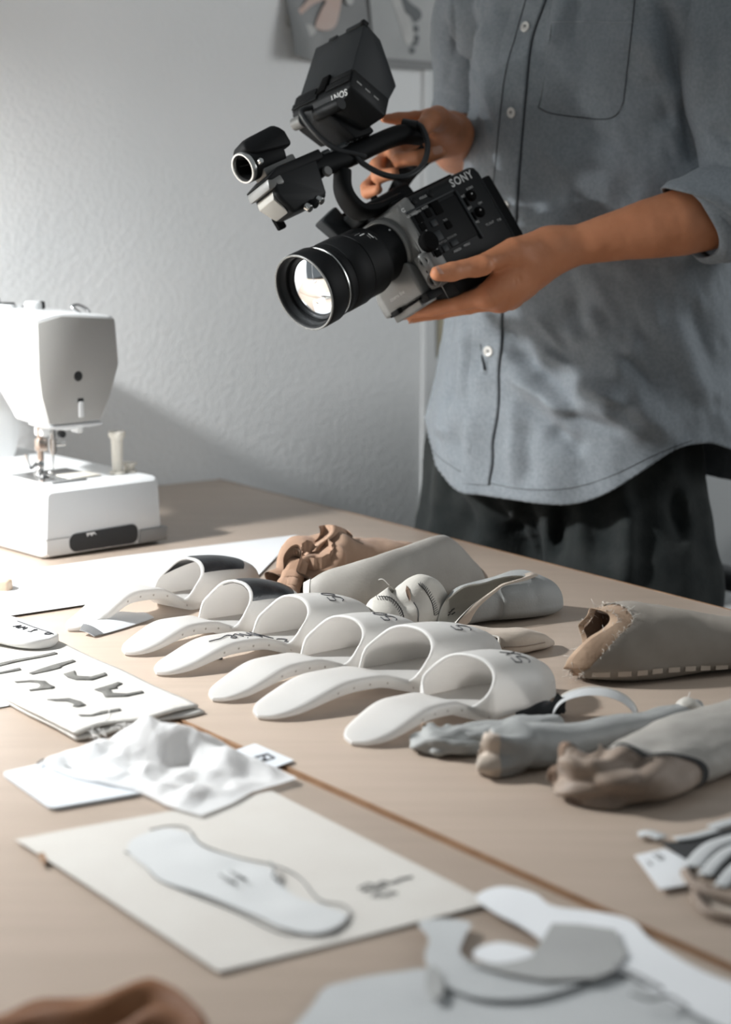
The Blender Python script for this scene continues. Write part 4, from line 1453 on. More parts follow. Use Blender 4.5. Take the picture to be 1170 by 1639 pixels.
mon = part('monitor', Geo().add(*hull([mq(s, u, n) for s, u, n in [(-.049, -.004, 0), (.049, -.004, 0), (-.047, .022, .0), (.047, .022, .0), (-.049, -.004, -.050), (.049, -.004, -.060), (-.047, .022, -.055), (.047, .022, -.060), (-.044, -.022, -.012), (.030, -.024, -.012), (-.042, -.022, -.05), (.032, -.024, -.05)]], .0022, 2)), M_cam)
hood = part('monitor_hood', Geo().add(*hull([mq(s, u, n) for s, u, n in [(-.043, .022, -.001), (.043, .022, -.001), (-.041, .093, -.001), (.041, .095, -.001), (-.040, .092, -.026), (.040, .091, -.030), (-.041, .050, -.066), (.042, .050, -.068), (-.043, .022, -.060), (.043, .022, -.062)]], .0014, 2)), M_cam_matt, mon)
part('hood_lip', Geo().add(*hull([mq(s, u, n) for s in (.012, .041) for u in (.091, .0965) for n in (.001, -.004)], .0008)), M_cam_matt, hood)
part('hood_corner', Geo().add(*hull([mq(s, u, n) for s in (.036, .042) for u in (.090, .0975) for n in (.002, -.007)], .0012)), M_cam_soft, hood)
part('hood_tab', Geo().add(*hull([mq(s, u, n) for s in (-.018, -.004) for u in (.091, .096) for n in (.000, -.004)], .0008)), M_cam_matt, hood)
for (s0, s1, u0, u1) in ((-.045, -.010, .006, .016), (-.047, -.006, -.002, .006), (.012, .046, .012, .020), (.008, .047, .002, .011)):
    part('hinge_plate', Geo().add(*hull([mq(s, u, n) for s in (s0, s1) for u in (u0, u1) for n in (.0005, .0022)], .0006)), M_cam_soft, mon)
part('hood_latch', Geo().add(*hull([mq(s, u, n) for s, u, n in [(-.006, .004, .004), (.008, .006, .004), (-.002, .026, .004), (.010, .027, .004), (-.006, .004, 0), (.008, .006, 0), (-.002, .026, 0), (.010, .027, 0)]], .001)), M_cam_deep, mon)
V, F = lathe([(0, .0075), (.040, .0075), (.041, .007), (.041, .0005)], mq(-.004, -.022, -.004), mS, 20)
mesh('hinge_barrel', V, F, M_cam, mon, 40, local=True)
V, F = lathe([(0, .0065), (.034, .0065), (.035, .006), (.035, .0005)], np.array((-.040, -.012, .158)), mS, 20)
mesh('hinge_barrel', V, F, M_cam, mon, 40, local=True)
V, F = lathe([(0, .0075), (.014, .0075), (.0145, .006), (.0145, .0005)], mq(-.044, -.018, -.006), mS, 20)
mesh('side_knob', V, F, M_cam_grey, mon, 40, local=True)
part('hinge_block', Geo().add(*hull([(x, y, z) for x, y, z in [(-.012, -.03, .172), (-.012, .012, .172), (-.055, -.03, .168), (-.055, .012, .165), (-.030, -.028, .128), (-.030, .014, .128), (-.062, -.026, .126), (-.062, .014, .126)]], .003)), M_cam_soft, mon)
tx, tf = text_geo('SONY', .0105, mq(.022, -.0065, .0009), mS, mU + mN * 0, .0, 0, .0002)
# printed upside down on the monitor's lower edge
V = np.array(tx)
c = mq(.030, -.0078, 0)
u2, n2 = (V - mq(.022, -.0065, 0)) @ mS, (V - mq(.022, -.0065, 0)) @ mU
ed = unit(mq(0, -.022, -.011) - mq(0, -.004, .0))
W_ = c + np.outer(-u2, mS) + np.outer(n2, ed) + unit(np.cross(mS, ed)) * -.0008
e_n = unit(np.cross(mS, ed))
e_n = e_n if np.dot(e_n, mN) > 0 else -e_n
W_ = mq(.030, -.0085, -.0032) + np.outer(-u2, mS) + np.outer(n2, ed) + e_n * .0012
part('maker_print', Geo().add(W_, tf), M_cam_text, mon, False)
for k, u in enumerate((-.012, -.026, -.040)):
    part('side_port', Geo().add(*hull([np.array(mq(.0478, .008, u)) + mU * a + mN * b + mS * s for a in (-.001, .001) for b in (-.004, .004) for s in (0, .0008)], 0)), M_cam_grey, mon, False)

# cables
g = Geo().add(*tube(spline([mq(-.006, -.016, .004), mq(-.008, -.030, .014), (.005, -.002, .155), (-.004, .004, .128), (-.022, .010, .112), (-.03, .012, .104)], 40), .0033, 10))
part('cable', g, M_cable)
pts = spline([(-.126, .006, .118), (-.127, .016, .108), (-.112, .024, .084), (-.085, .028, .066), (-.056, .026, .063), (-.036, .018, .076), (-.024, .010, .098), (-.022, .008, .112)], 60)
part('cable', Geo().add(*tube(pts, .0034, 10)), M_cable)
part('cable_plug', Geo().add(*tube([(-.122, -.002, .124), (-.127, .012, .113)], [.0058, .005], 12)), M_cable)
# hand strap over the far side
pts = spline([(-.020, -.085, .02), (-.030, -.112, .022), (-.075, -.126, .026), (-.120, -.105, .05), (-.150, -.07, .078), (-.150, -.02, .084)], 30)
P, F = [], []
for i, p in enumerate(pts):
    for dz in (-.012, .012):
        P += [p + np.array((0, 0, dz)), p + np.array((-.0015, -.0022, dz))]
for i in range(len(pts) - 1):
    a = i * 4
    F += [[a, a + 2, a + 6, a + 4], [a + 1, a + 5, a + 7, a + 3], [a, a + 4, a + 5, a + 1], [a + 2, a + 3, a + 7, a + 6]]
part('hand_strap', Geo().add(P, F), M_cam_soft)
# ------------------------------------------------------------------ person holding the camcorder
from mathutils.bvhtree import BVHTree

M_skin = material('tanned_skin', (0.46, 0.185, 0.088), 0.5, color2=(0.53, 0.225, 0.115), nscale=28, detail=5, bump=0.22, bscale=420, bdist=0.0008, sss=0.12, spec=0.35)
M_nail = material('fingernail', (0.50, 0.27, 0.19), 0.3, spec=0.5)
M_hair = material('dark_brown_hair', (0.05, 0.03, 0.02), 0.6, bump=0.8, bscale=300, bdist=0.004, stretch=(1, 1, .2))
M_eye = material('eye_white', (0.75, 0.73, 0.70), 0.2)
M_iris = material('dark_iris', (0.05, 0.03, 0.02), 0.2)
M_shirt = material('grey_blue_chambray', (0.195, 0.217, 0.235), 0.9, color2=(0.235, 0.259, 0.279), nscale=240, detail=3, weave=0.25, weave_scale=14000, spec=0.12, sheen=0.15, bump=0.18, bscale=55, bdist=0.004)
M_seam = material('dark_seam_thread_and_shade', (0.035, 0.04, 0.044), 0.9)
M_pale_seam = material('pale_seam_thread', (0.33, 0.36, 0.38), 0.9)
M_trouser = material('charcoal_corduroy', (0.013, 0.016, 0.016), 0.9, color2=(0.024, 0.027, 0.026), nscale=30, bump=0.35, bscale=240, bdist=0.002, spec=0.15, sheen=0.08)
M_button = material('pearl_button', (0.72, 0.70, 0.66), 0.25, coat=0.3)
M_shoe = material('dark_leather_shoe', (0.03, 0.025, 0.02), 0.5)

PF = np.array((-.616, -.788, 0.0))          # the way the person faces
PL = np.array((.788, -.616, 0.0))           # towards the person's left
PC = np.array((.281, 2.685, 0.0))
person = empty('person', PC, 'person in a grey-blue shirt with rolled sleeves and dark trousers, holding a camcorder', 'person')


def proj(P):
    D = np.asarray(P, float) - CAMV
    f = D @ _F
    return np.stack([585 + FPX * (D @ _R) / f, 819.5 - FPX * (D @ _U) / f], -1)


# ---------------- the body: one continuous skin
sh_l = PC + PL * .185 + EZ * 1.435
sh_r = PC - PL * .185 + EZ * 1.435
el_l = at(1196, 332, 2.50)
wr_l = at(888, 400, 2.440)
el_r = at(735, 235, 2.84)
wr_r = at(722, 215, 2.645)


def hand_sdf(P, chains, palm, k=.006):
    d = None
    for a, b, ra, rb in palm:
        e = sd_cone(P, a, b, ra, rb)
        d = e if d is None else smin(d, e, .012)
    for ch in chains:
        f = None
        for (p, r), (q, s) in zip(ch[:-1], ch[1:]):
            e = sd_cone(P, p, q, r, s)
            f = e if f is None else smin(f, e, .003)
        fg = f if ch is chains[0] else np.minimum(fg, f)
    return smin(d, fg, k)


# left hand, under and beside the camera
T = [(at(868, 396, 2.430), .0155), (at(822, 402, 2.404), .0145), (at(768, 424, 2.376), .0108), (at(724, 435, 2.356), .0108), (at(700, 438, 2.345), .0086)]
I_ = [(at(782, 474, 2.392), .0118), (at(735, 484, 2.402), .0098), (at(690, 494, 2.418), .0088), (at(640, 503, 2.430), .0072)]
Mf = [(at(800, 480, 2.410), .0118), (at(750, 489, 2.425), .0098), (at(705, 499, 2.440), .0086), (at(660, 508, 2.440), .0070)]
Rf = [(at(816, 476, 2.432), .0115), (at(768, 483, 2.452), .0095), (at(724, 488, 2.470), .0084), (at(690, 488, 2.484), .0066)]
Pf = [(at(834, 464, 2.450), .0105), (at(792, 472, 2.474), .0086), (at(760, 476, 2.490), .0076), (at(735, 476, 2.502), .0062)]
palm = [(wr_l, I_[0][0], .019, .0150), (wr_l, Mf[0][0], .020, .0150), (wr_l, Rf[0][0], .020, .0150), (wr_l, Pf[0][0], .020, .0135),
        (at(868, 396, 2.430), at(812, 412, 2.402), .0215, .0165), (at(830, 420, 2.412), at(796, 462, 2.396), .0165, .0130),
        (at(850, 420, 2.43), at(815, 465, 2.41), .019, .0150)]
fa_mid = at(1085, 357, 2.462)


def left_sdf(P):
    d = hand_sdf(P, [T, I_, Mf, Rf, Pf], palm)
    arm = [(wr_l, .0222), (at(930, 391, 2.444), .0236), (at(985, 378, 2.450), .0285), (at(1040, 366, 2.456), .0345), (fa_mid, .0385), (el_l, .040)]
    f = None
    for (p_, r0), (q_, r1) in zip(arm[:-1], arm[1:]):
        e = sd_cone(P, p_, q_, r0, r1)
        f = e if f is None else np.minimum(f, e)
    d = smin(d, f, .014)
    d = smin(d, sd_cone(P, at(775, 425, 2.372), at(762, 428, 2.371), .0112, .0112), .004)
    # skin folds: the web below the thumb, the knuckle creases, tendons on the back
    for a_, b_, r_ in ((at(786, 440, 2.385), at(812, 430, 2.386), .0034), (at(812, 430, 2.386), at(836, 428, 2.390), .0022),
                       
                       (at(812, 442, 2.392), at(798, 470, 2.388), .0016), (at(830, 446, 2.394), at(806, 462, 2.388), .0014)):
        d = -smin(-d, sd_cone(P, a_, b_, r_, r_), .003)
    for a_, b_ in ((at(872, 384, 2.424), at(828, 392, 2.396)), (at(870, 412, 2.424), at(806, 466, 2.392)), (at(880, 426, 2.430), at(836, 470, 2.414))):
        d = smin(d, sd_cone(P, a_, b_, .0030, .0026) + .0012, .006)
    d = d + .0004 * vnoise(P, 110, 2) + .0003 * vnoise(P, 260, 4)
    return d


lo = np.minimum.reduce([p for p, _ in I_ + T + Mf + Pf] + [wr_l, el_l]) - .05
hi = np.maximum.reduce([p for p, _ in I_ + T + Mf + Pf] + [wr_l, el_l]) + .05
body = Geo()
V, F = surface_nets(left_sdf, lo, hi, .0024)
V = relax(V, F, 2, .4)
body.add(V, F.tolist())

# right hand, round the top handle
cp = lambda x, y, z: cO + cA * x + cS * y + cZ * z
rT = [(at(716, 206, 2.600), .0150), (at(700, 190, 2.560), .0150), (at(690, 191, 2.525), .0125), (at(680, 202, 2.508), .0100), (at(678, 207, 2.503), .0085)]
rI = [(at(690, 192, 2.600), .0125), (at(664, 190, 2.580), .0090), (at(638, 190, 2.565), .0078), (at(614, 190, 2.556), .0052)]
rM = [(at(672, 215, 2.600), .0115), (at(628, 240, 2.565), .0100), (at(640, 256, 2.515), .0092), (at(672, 252, 2.500), .0090), (at(703, 244, 2.500), .0080)]
rR = [(at(672, 235, 2.605), .0110), (at(620, 250, 2.585), .0098), (at(604, 266, 2.550), .0098), (at(606, 282, 2.520), .0090), (at(630, 278, 2.505), .0075)]
rP = [(at(668, 255, 2.605), .0100), (at(610, 278, 2.580), .0088), (at(588, 300, 2.552), .0082), (at(588, 308, 2.535), .0078), (at(604, 304, 2.520), .0066)]
rpalm = [(wr_r, rI[0][0], .020, .0140), (wr_r, rM[0][0], .021, .0145), (wr_r, rR[0][0], .021, .0140), (wr_r, rP[0][0], .020, .0125), (at(718, 208, 2.615), at(702, 196, 2.575), .019, .0165)]


def right_sdf(P):
    d = hand_sdf(P, [rT, rI, rM, rR, rP], rpalm)
    d = smin(d, sd_cone(P, wr_r, el_r, .0235, .037), .015)
    return d + .0005 * vnoise(P, 90, 2)


al = [p for ch in (rT, rI, rM, rR, rP) for p, _ in ch] + [wr_r, el_r]
V, F = surface_nets(right_sdf, np.minimum.reduce(al) - .05, np.maximum.reduce(al) + .05, .0026)
V = relax(V, F, 2, .4)
body.add(V, F.tolist())

# trunk, upper arms, legs, neck and head
hc = PC + EZ * 1.655 + PF * .03              # middle of the head
hf = unit(PF + np.array((-.35, .05, -.55)))  # looking down at the camera
hs = unit(np.cross(hf, EZ)) * -1
hu = np.cross(hf, hs)
hu = hu if hu[2] > 0 else -hu
HB = np.stack([hs, hf, hu])
hp = lambda s, f, u: hc + hs * s + hf * f + hu * u


def trunk_sdf(P):
    ax = np.stack([PL, PF, EZ])
    d = sd_ell(P, PC + EZ * 1.26, ax, (.145, .085, .24))
    d = smin(d, sd_ell(P, PC + EZ * 1.02, ax, (.150, .080, .16)), .05)
    d = smin(d, sd_cone(P, sh_l - PL * .05 - EZ * .04, sh_r + PL * .05 - EZ * .04, .036, .036), .04)
    d = smin(d, sd_cone(P, sh_l - PL * .015 - EZ * .05, el_l, .038, .036), .02)
    d = smin(d, sd_cone(P, sh_r + PL * .02 - EZ * .05, el_r, .034, .033), .02)
    for s in (1, -1):
        hip, knee, ank = PC + PL * .090 * s + EZ * .88, PC + PL * .10 * s + PF * .012 + EZ * .49, PC + PL * .10 * s + EZ * .09
        d = smin(d, sd_cone(P, hip, knee, .055, .046), .03)
        d = smin(d, sd_cone(P, knee, ank, .052, .036), .02)
        d = smin(d, sd_cone(P, ank - EZ * .04, ank + PF * .13 - EZ * .055, .036, .026), .02)
    d = smin(d, sd_cone(P, PC + EZ * 1.44, hc - hu * .06 - hf * .02, .058, .052), .03)
    d = smin(d, sd_ell(P, hp(0, -.012, .03), HB, (.074, .093, .088)), .02)
    d = smin(d, sd_ell(P, hp(0, .024, -.045), HB, (.052, .062, .062)), .03)
    d = smin(d, sd_cone(P, hp(0, .084, .018), hp(0, .104, -.024), .008, .012), .010)
    for s in (1, -1):
        d = smin(d, sd_ell(P, hp(.076 * s, -.012, -.004), HB, (.008, .018, .030)), .006)
        d = -smin(-d, sd_ell(P, hp(.031 * s, .086, .016), HB, (.016, .012, .011)), .006)
        d = smin(d, sd_ell(P, hp(.031 * s, .072, .014), HB, (.015, .012, .012)), .003)
    d = smin(d, sd_ell(P, hp(0, .082, -.052), HB, (.024, .010, .006)), .005)
    d = smin(d, sd_ell(P, hp(0, .080, -.063), HB, (.020, .011, .007)), .004)
    return d


V, F = surface_nets(trunk_sdf, PC + np.array((-.36, -.36, .0)), PC + np.array((.36, .36, 1.86)), .011)
V, F = V, F
body.add(V, F.tolist())
bod = body.build('body', M_skin, person)


# fingernails
def nail(c, d, up, w, l, parent=bod):
    d = unit(d)
    up = unit(up - d * np.dot(up, d))
    s = np.cross(d, up)
    R = []
    for a in np.linspace(-1, 1, 9):
        for b in np.linspace(-1, 1, 9):
            r = (1 - .12 * b * b)
            R.append(c + d * a * l * r + s * b * w * math.sqrt(max(0, 1 - .55 * abs(a)**4)) + up * (-.35 * w * b * b - .10 * l * (a < -.8)))
    mesh('fingernail', R, grid_faces(9, 9), M_nail, parent)


vw = lambda p: unit(CAMV - p)
d = T[4][0] - T[3][0]
nail((T[4][0] + T[3][0]) / 2 + d * .22 + unit(vw(T[4][0]) + .7 * EZ) * .0092, d, vw(T[4][0]) + .7 * EZ, .0060, .0066)
d = rT[4][0] - rT[2][0]
nail(rT[3][0] + unit(vw(rT[3][0]) + PL * .2) * .0101, d, vw(rT[3][0]) + PL * .2, .0068, .0080)
d = rM[4][0] - rM[3][0]
nail(rM[4][0] - d * .12 + unit(vw(rM[4][0]) + EZ * .6) * .0082, d, vw(rM[4][0]) + EZ * .6, .0056, .0066)
for ch in (I_, Mf):
    d = ch[3][0] - ch[2][0]
    nail(ch[3][0] - d * .03 - EZ * (ch[3][1] - .0002) + vw(ch[3][0]) * .001, d, -EZ + .2 * vw(ch[3][0]), .0046, .0056)
# hair, eyes
ht = lambda P: np.maximum(smin(sd_ell(P, hp(0, -.022, .040), HB, (.083, .098, .090)), sd_ell(P, hp(0, -.06, -.02), HB, (.070, .055, .075)), .02) + .004 * vnoise(P, 60), -(sd_ell(P, hp(0, .085, -.035), HB, (.075, .085, .085))))
V, F = surface_nets(ht, hc - .16, hc + .17, .008)
mesh('hair', V, F.tolist(), M_hair, person)
for s in (1, -1):
    V, F = lathe([(0.0115 * math.cos(a), .0115 * math.sin(a) + 1e-4) for a in np.linspace(0, PI, 10)], hp(.031 * s, .0690, .015), hf, 16)
    e = mesh('eye', V, F, M_eye, person)
    V, F = lathe([(0, .0052), (.001, .005), (.0014, .0003)], hp(.031 * s, .0690, .015) + hf * .0106, hf, 14)
    mesh('iris', V, F, M_iris, e)

# ---------------- shirt
def section(z):
    a = interp(z, [.78, .88, 1.0, 1.15, 1.30, 1.40, 1.455, 1.50, 1.535], [.222, .215, .198, .186, .184, .190, .172, .115, .070])
    b = interp(z, [.78, .88, 1.0, 1.15, 1.30, 1.40, 1.455, 1.50, 1.535], [.150, .147, .140, .136, .134, .118, .100, .082, .066])
    cx = interp(z, [.78, 1.0, 1.2, 1.4, 1.54], [-.012, .004, .022, .026, .0])
    return a, b, cx


def hem_z(phi):
    p = np.abs(phi)
    r = np.radians
    return .808 + .078 * smooth(r(14), r(66), p) - .07 * smooth(r(74), r(135), p)


CREASE = [  # px, py, px, py, width, amplitude (m)
    (800, 520, 850, 590, 15, -.006), (850, 590, 930, 650, 13, -.005), (818, 600, 912, 665, 12, .005), (880, 640, 1000, 640, 26, .006),
    (878, 690, 935, 720, 14, -.004), (905, 545, 955, 500, 20, .005), (985, 600, 1020, 540, 18, .004), (940, 590, 1060, 690, 40, .006),
    (1010, 640, 1080, 700, 22, .004), (770, 540, 762, 600, 10, -.005), (778, 500, 772, 620, 9, .003), (752, 20, 742, 130, 12, -.008), (745, 120, 752, 190, 10, -.006),
    (775, 40, 752, 150, 16, .006), (800, 30, 790, 190, 18, .004), (905, 0, 880, 80, 10, .004), (925, 0, 915, 60, 8, -.003), (1060, 0, 1098, 150, 14, -.010), (1098, 150, 1112, 260, 14, -.012),
    (1040, 120, 1075, 200, 20, -.006), (1030, 40, 1060, 180, 22, .007), (730, 640, 716, 700, 22, .004), (840, 680, 850, 770, 14, -.003), (820, 640, 830, 760, 12, .003),
    (910, 470, 940, 540, 16, -.005), (850, 500, 900, 560, 7, .003), (812, 560, 872, 612, 6, -.004), (830, 640, 900, 700, 8, -.003), (860, 560, 930, 600, 7, .003), (900, 660, 990, 690, 9, -.003), (925, 610, 1000, 640, 8, .003), (960, 650, 1030, 700, 8, .003), (990, 560, 1050, 620, 9, -.003), (745, 520, 740, 640, 8, .003), (725, 560, 718, 660, 9, -.003), (815, 700, 822, 780, 6, .002), (760, 650, 752, 740, 8, .002), (720, 280, 745, 300, 6, -.003), (1080, 520, 1130, 640, 26, .006), (1120, 500, 1150, 620, 20, -.005), (840, 300, 900, 330, 26, -.004), (900, 240, 1000, 300, 40, .004)]


def crease(q, tbl):
    d = 0
    for x0, y0, x1, y1, w, a in tbl:
        p, r = np.array((x0, y0)), np.array((x1 - x0, y1 - y0), float)
        t = ((q - p) @ r) / (r @ r)
        k = np.linalg.norm(q - p - np.clip(t, 0, 1)[:, None] * r, axis=1)
        d = d + a * np.exp(-(k / w) ** 2) * smooth(-.15, .25, t) * smooth(1.15, .75, t)
    return d


NP, NZ = 300, 210
phi = np.linspace(-PI, PI, NP, endpoint=False)
hz = hem_z(phi)
Zs = np.linspace(0, 1, NZ)
PH, S = np.meshgrid(phi, Zs, indexing='ij')
ZZ = hz[:, None] + (1.535 - hz[:, None]) * S
a, b, cx = section(ZZ)
p_ = 2 / 2.35
Px = np.sign(np.sin(PH)) * np.abs(np.sin(PH)) ** p_ * a + cx
Py = np.sign(np.cos(PH)) * np.abs(np.cos(PH)) ** p_ * b
Pw = PC + PL * Px[..., None] + PF * Py[..., None] + EZ * ZZ[..., None]
Nw = PL * (np.sin(PH) / a)[..., None] + PF * (np.cos(PH) / b)[..., None]
Nw = Nw / np.linalg.norm(Nw, axis=-1)[..., None]
flatP, flatN = Pw.reshape(-1, 3), Nw.reshape(-1, 3)
q = proj(flatP)
Q = np.stack([PH.ravel() * .18, 0 * PH.ravel(), ZZ.ravel()], -1)
disp = .0060 * fbm(Q * (1.0, 1, .38), 17, 2, 5) + .0034 * fbm(np.stack([Q[:, 0] + Q[:, 2] * .7, Q[:, 1], Q[:, 2] * .5 - Q[:, 0] * .3], -1), 36, 2, 8)
front = (flatN @ unit(CAMV - PC) > -.15)
disp = disp + crease(q, CREASE) * front * (1.5 + 1.0 * smooth(430, 540, q[:, 1]))
low = smooth(.18, .0, S.ravel())
disp = disp + low * .0045 * np.sin(PH.ravel() * 9 + 1.3 * np.sin(PH.ravel() * 3))
disp = disp + .0012 * smooth(.018, .0, S.ravel()) * np.sin(PH.ravel() * 130)
outer = flatP + flatN * disp[:, None]
inner = outer - flatN * .0016
n0 = NP * NZ
F = grid_faces(NP, NZ, True, False)
F += [f[::-1] for f in grid_faces(NP, NZ, True, False, n0)]
F += [[i * NZ, ((i + 1) % NP) * NZ, ((i + 1) % NP) * NZ + n0, i * NZ + n0] for i in range(NP)]
F += [[i * NZ + NZ - 1, ((i + 1) % NP) * NZ + NZ - 1, ((i + 1) % NP) * NZ + NZ - 1 + n0, i * NZ + NZ - 1 + n0] for i in range(NP)]
shirt = mesh('shirt', np.vstack([outer, inner]), F, M_shirt, person)
shirt['label'] = 'grey-blue button shirt with a curved hem'
BV = BVHTree.FromPolygons([Vector(v) for v in outer], grid_faces(NP, NZ, True, False))


def on_shirt(px, py, off=0.0):
    h = BV.ray_cast(Vector(CAMV), Vector(unit(ray(px, py))))
    if h[0] is None:
        return None, None
    n = np.array(h[1])
    if np.dot(n, ray(px, py)) > 0:
        n = -n
    return np.array(h[0]) + n * off, n


# button front: a raised strip, the shade at its edge drawn as a dark line
seam = spline([(876, -20), (872, 0), (852, 60), (843, 120), (836, 200), (829, 300), (822, 400), (806, 480), (802, 540), (798, 600), (793, 680), (787, 730), (783, 776)], 90)
prof = [(-46, .0002), (-44, .0012), (-30, .0016), (-14, .0018), (-4, .0024), (-1, .0026), (0.6, .0020), (1.2, -.0006)]
R = []
for k, (x, y) in enumerate(seam):
    row = []
    wob = 1.6 * math.sin(k * .55) * smooth(480, 620, y) + .6 * math.sin(k * .3)
    for dx, off in prof:
        P, n = on_shirt(x + dx + wob, y + dx * .05, off)
        row.append(P if P is not None else row[-1])
    R.append(row)
R = np.array(R)
mesh('button_front', R.reshape(-1, 3), grid_faces(len(seam), len(prof)), M_shirt, shirt)
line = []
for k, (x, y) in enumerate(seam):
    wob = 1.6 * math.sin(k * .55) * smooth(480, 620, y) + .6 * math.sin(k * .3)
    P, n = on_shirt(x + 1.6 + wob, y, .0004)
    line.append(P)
mesh('front_seam_shade', *tube(line, .00125, 6), M_seam, shirt)  # dark tube painting the shadow gap along the strip's edge


def stitch(path, n, r, m, off=.0006, name='seam', parent=shirt):
    pts = [on_shirt(x, y, off)[0] for x, y in (spline(path, n) if len(path) > 2 else np.linspace(path[0], path[1], n))]
    pts = [p for p in pts if p is not None]
    if len(pts) > 3:
        mesh(name, *tube(pts, r, 5), m, parent)


stitch([(846, -10), (826, 60), (808, 130), (796, 250), (788, 330)], 40, .0005, M_seam, .0022)
# chest pocket
pk = spline([(884, 36), (878, 90), (868, 150), (862, 172)], 20).tolist() + spline([(862, 172), (880, 181), (920, 187), (960, 191), (978, 189), (990, 180), (998, 164)], 24).tolist() + spline([(998, 164), (1003, 120), (1010, 60), (1016, 0), (1017, -12)], 24).tolist()
gx = []
NU, NV = 22, 24
topl, topr, botl, botr = np.array((886, -12)), np.array((1017, -12)), np.array((862, 172)), np.array((997, 186))
for i in range(NU):
    for j in range(NV):
        u, v = i / (NU - 1), j / (NV - 1)
        x, y = (topl * (1 - u) + topr * u) * (1 - v) + (botl * (1 - u) + botr * u) * v
        y += (10 * math.sin(u * PI * .9) - 12 * smooth(.86, 1, u)) * smooth(.75, 1, v)
        e = min(u, 1 - u, 1 - v) * 30
        P, n = on_shirt(x, y, .0002 + .0013 * min(1, e))
        gx.append(P)
mesh('chest_pocket', gx, grid_faces(NU, NV), M_shirt, shirt)
stitch(pk, 70, .00055, M_seam, .0006, 'pocket_seam')
stitch([(886, 36), (930, 35), (975, 36), (1013, 37)], 30, .0005, M_pale_seam, .0018, 'pocket_seam')
# stitched hem
hp_ = [(694, 722), (702, 732), (740, 757), (800, 778), (860, 785), (920, 781), (980, 762), (1040, 733), (1080, 716), (1108, 706)]
stitch([(x, y - 1) for x, y in hp_], 90, .0004, M_seam, .0003, 'hem_seam')
# buttons
for x, y in ((843, 44), (821, 180), (812, 330), (783, 562)):
    P, n = on_shirt(x, y, .0022)
    V, F = lathe([(0, .0060), (.0008, .0066), (.0018, .0064), (.0022, .0054), (.0016, .0044), (.0015, .0002)], P, n, 24)
    bt = mesh('button', V, F, M_button, shirt, 40)
    s = unit(np.cross(n, EZ))
    g = Geo()
    for i in (-1, 1):
        for j in (-1, 1):
            c = P + n * .0019 + s * i * .0012 + np.cross(s, n) * j * .0012
            g.add(*lathe([(0, .0006), (.0003, .0006), (.0003, .0001)], c, n, 8))
    g.add(*tube([P + n * .0023 - s * .0016, P + n * .0023 + s * .0016 + EZ * .001], .0005, 5))
    g.build('button_holes', M_seam, bt)
stitch([(770, 548), (772, 560), (774, 580), (776, 592)], 14, .0016, M_seam, .0010, 'buttonhole')

# collar, out of the picture
a_ = np.linspace(0, 2 * PI, 48, endpoint=False)
R = []
for z, k, o in ((1.50, .088, 0), (1.525, .078, 0), (1.56, .072, -.01), (1.565, .076, -.01), (1.535, .086, .0), (1.505, .096, .01)):
    R.append(PC + PL * (np.sin(a_) * k)[:, None] + PF * (np.cos(a_) * k * .92 + .0)[:, None] + EZ * (z - .02 * np.cos(a_))[:, None])
V, F = rings(R, False, False)
mesh('collar', V, F, M_shirt, shirt)


# ---------------- sleeves
def sleeve(path, rad, name, seed, tbl=None, n=72, k=70, squash=1.0, amp=.004, flat_dir=None):
    P = spline(path, k)
    r = interp(np.linspace(0, 1, k), np.linspace(0, 1, len(rad)), rad)
    T, S, N = frames(P, PF)
    th = np.linspace(0, 2 * PI, n, endpoint=False)
    R = []
    for i in range(k):
        C = np.cos(th)[:, None] * S[i] + np.sin(th)[:, None] * N[i]
        R.append(P[i] + C * r[i])
    R = np.array(R)
    D = R - P[:, None]
    D /= np.linalg.norm(D, axis=-1)[..., None]
    f = R.reshape(-1, 3)
    L = np.linalg.norm(np.diff(P, axis=0), axis=1).sum()
    sv = np.repeat(np.linspace(0, L, k), n)
    Q = np.stack([np.cos(np.tile(th, k)) * .05, np.sin(np.tile(th, k)) * .05, sv], -1)
    d = amp * fbm(Q * (1, 1, .8), 22, 3, seed)
    if tbl:
        d = d + crease(proj(f), tbl)
    f = f + D.reshape(-1, 3) * d[:, None]
    R = f.reshape(k, n, 3)
    Rin = P[:, None] + (R - P[:, None]) * .965
    V = np.vstack([R.reshape(-1, 3), Rin.reshape(-1, 3)])
    F = grid_faces(k, n, False, True)
    m0 = k * n
    F += [g_[::-1] for g_ in grid_faces(k, n, False, True, m0)]
    F += [[(k - 1) * n + j, (k - 1) * n + (j + 1) % n, m0 + (k - 1) * n + (j + 1) % n, m0 + (k - 1) * n + j] for j in range(n)]
    F += [[j, (j + 1) % n, m0 + (j + 1) % n, m0 + j] for j in range(n)]
    return mesh(name, V, F, M_shirt, person)


sl = sleeve([PC + PL * .095 + EZ * 1.425, PC + PL * .178 + EZ * 1.405, at(1180, 110, 2.53), at(1190, 215, 2.515), at(1202, 306, 2.50)], [.052, .074, .068, .060, .056], 'sleeve', 11,
            [(1120, 40, 1112, 180, 12, .004), (1140, 200, 1175, 235, 10, -.006), (1150, 60, 1145, 170, 14, -.004)])
# rolled cuff: folded layers round the forearm
fd = unit(at(1108, 356, 2.463) - el_l)                   # towards the hand
c0 = at(1112, 357, 2.463)


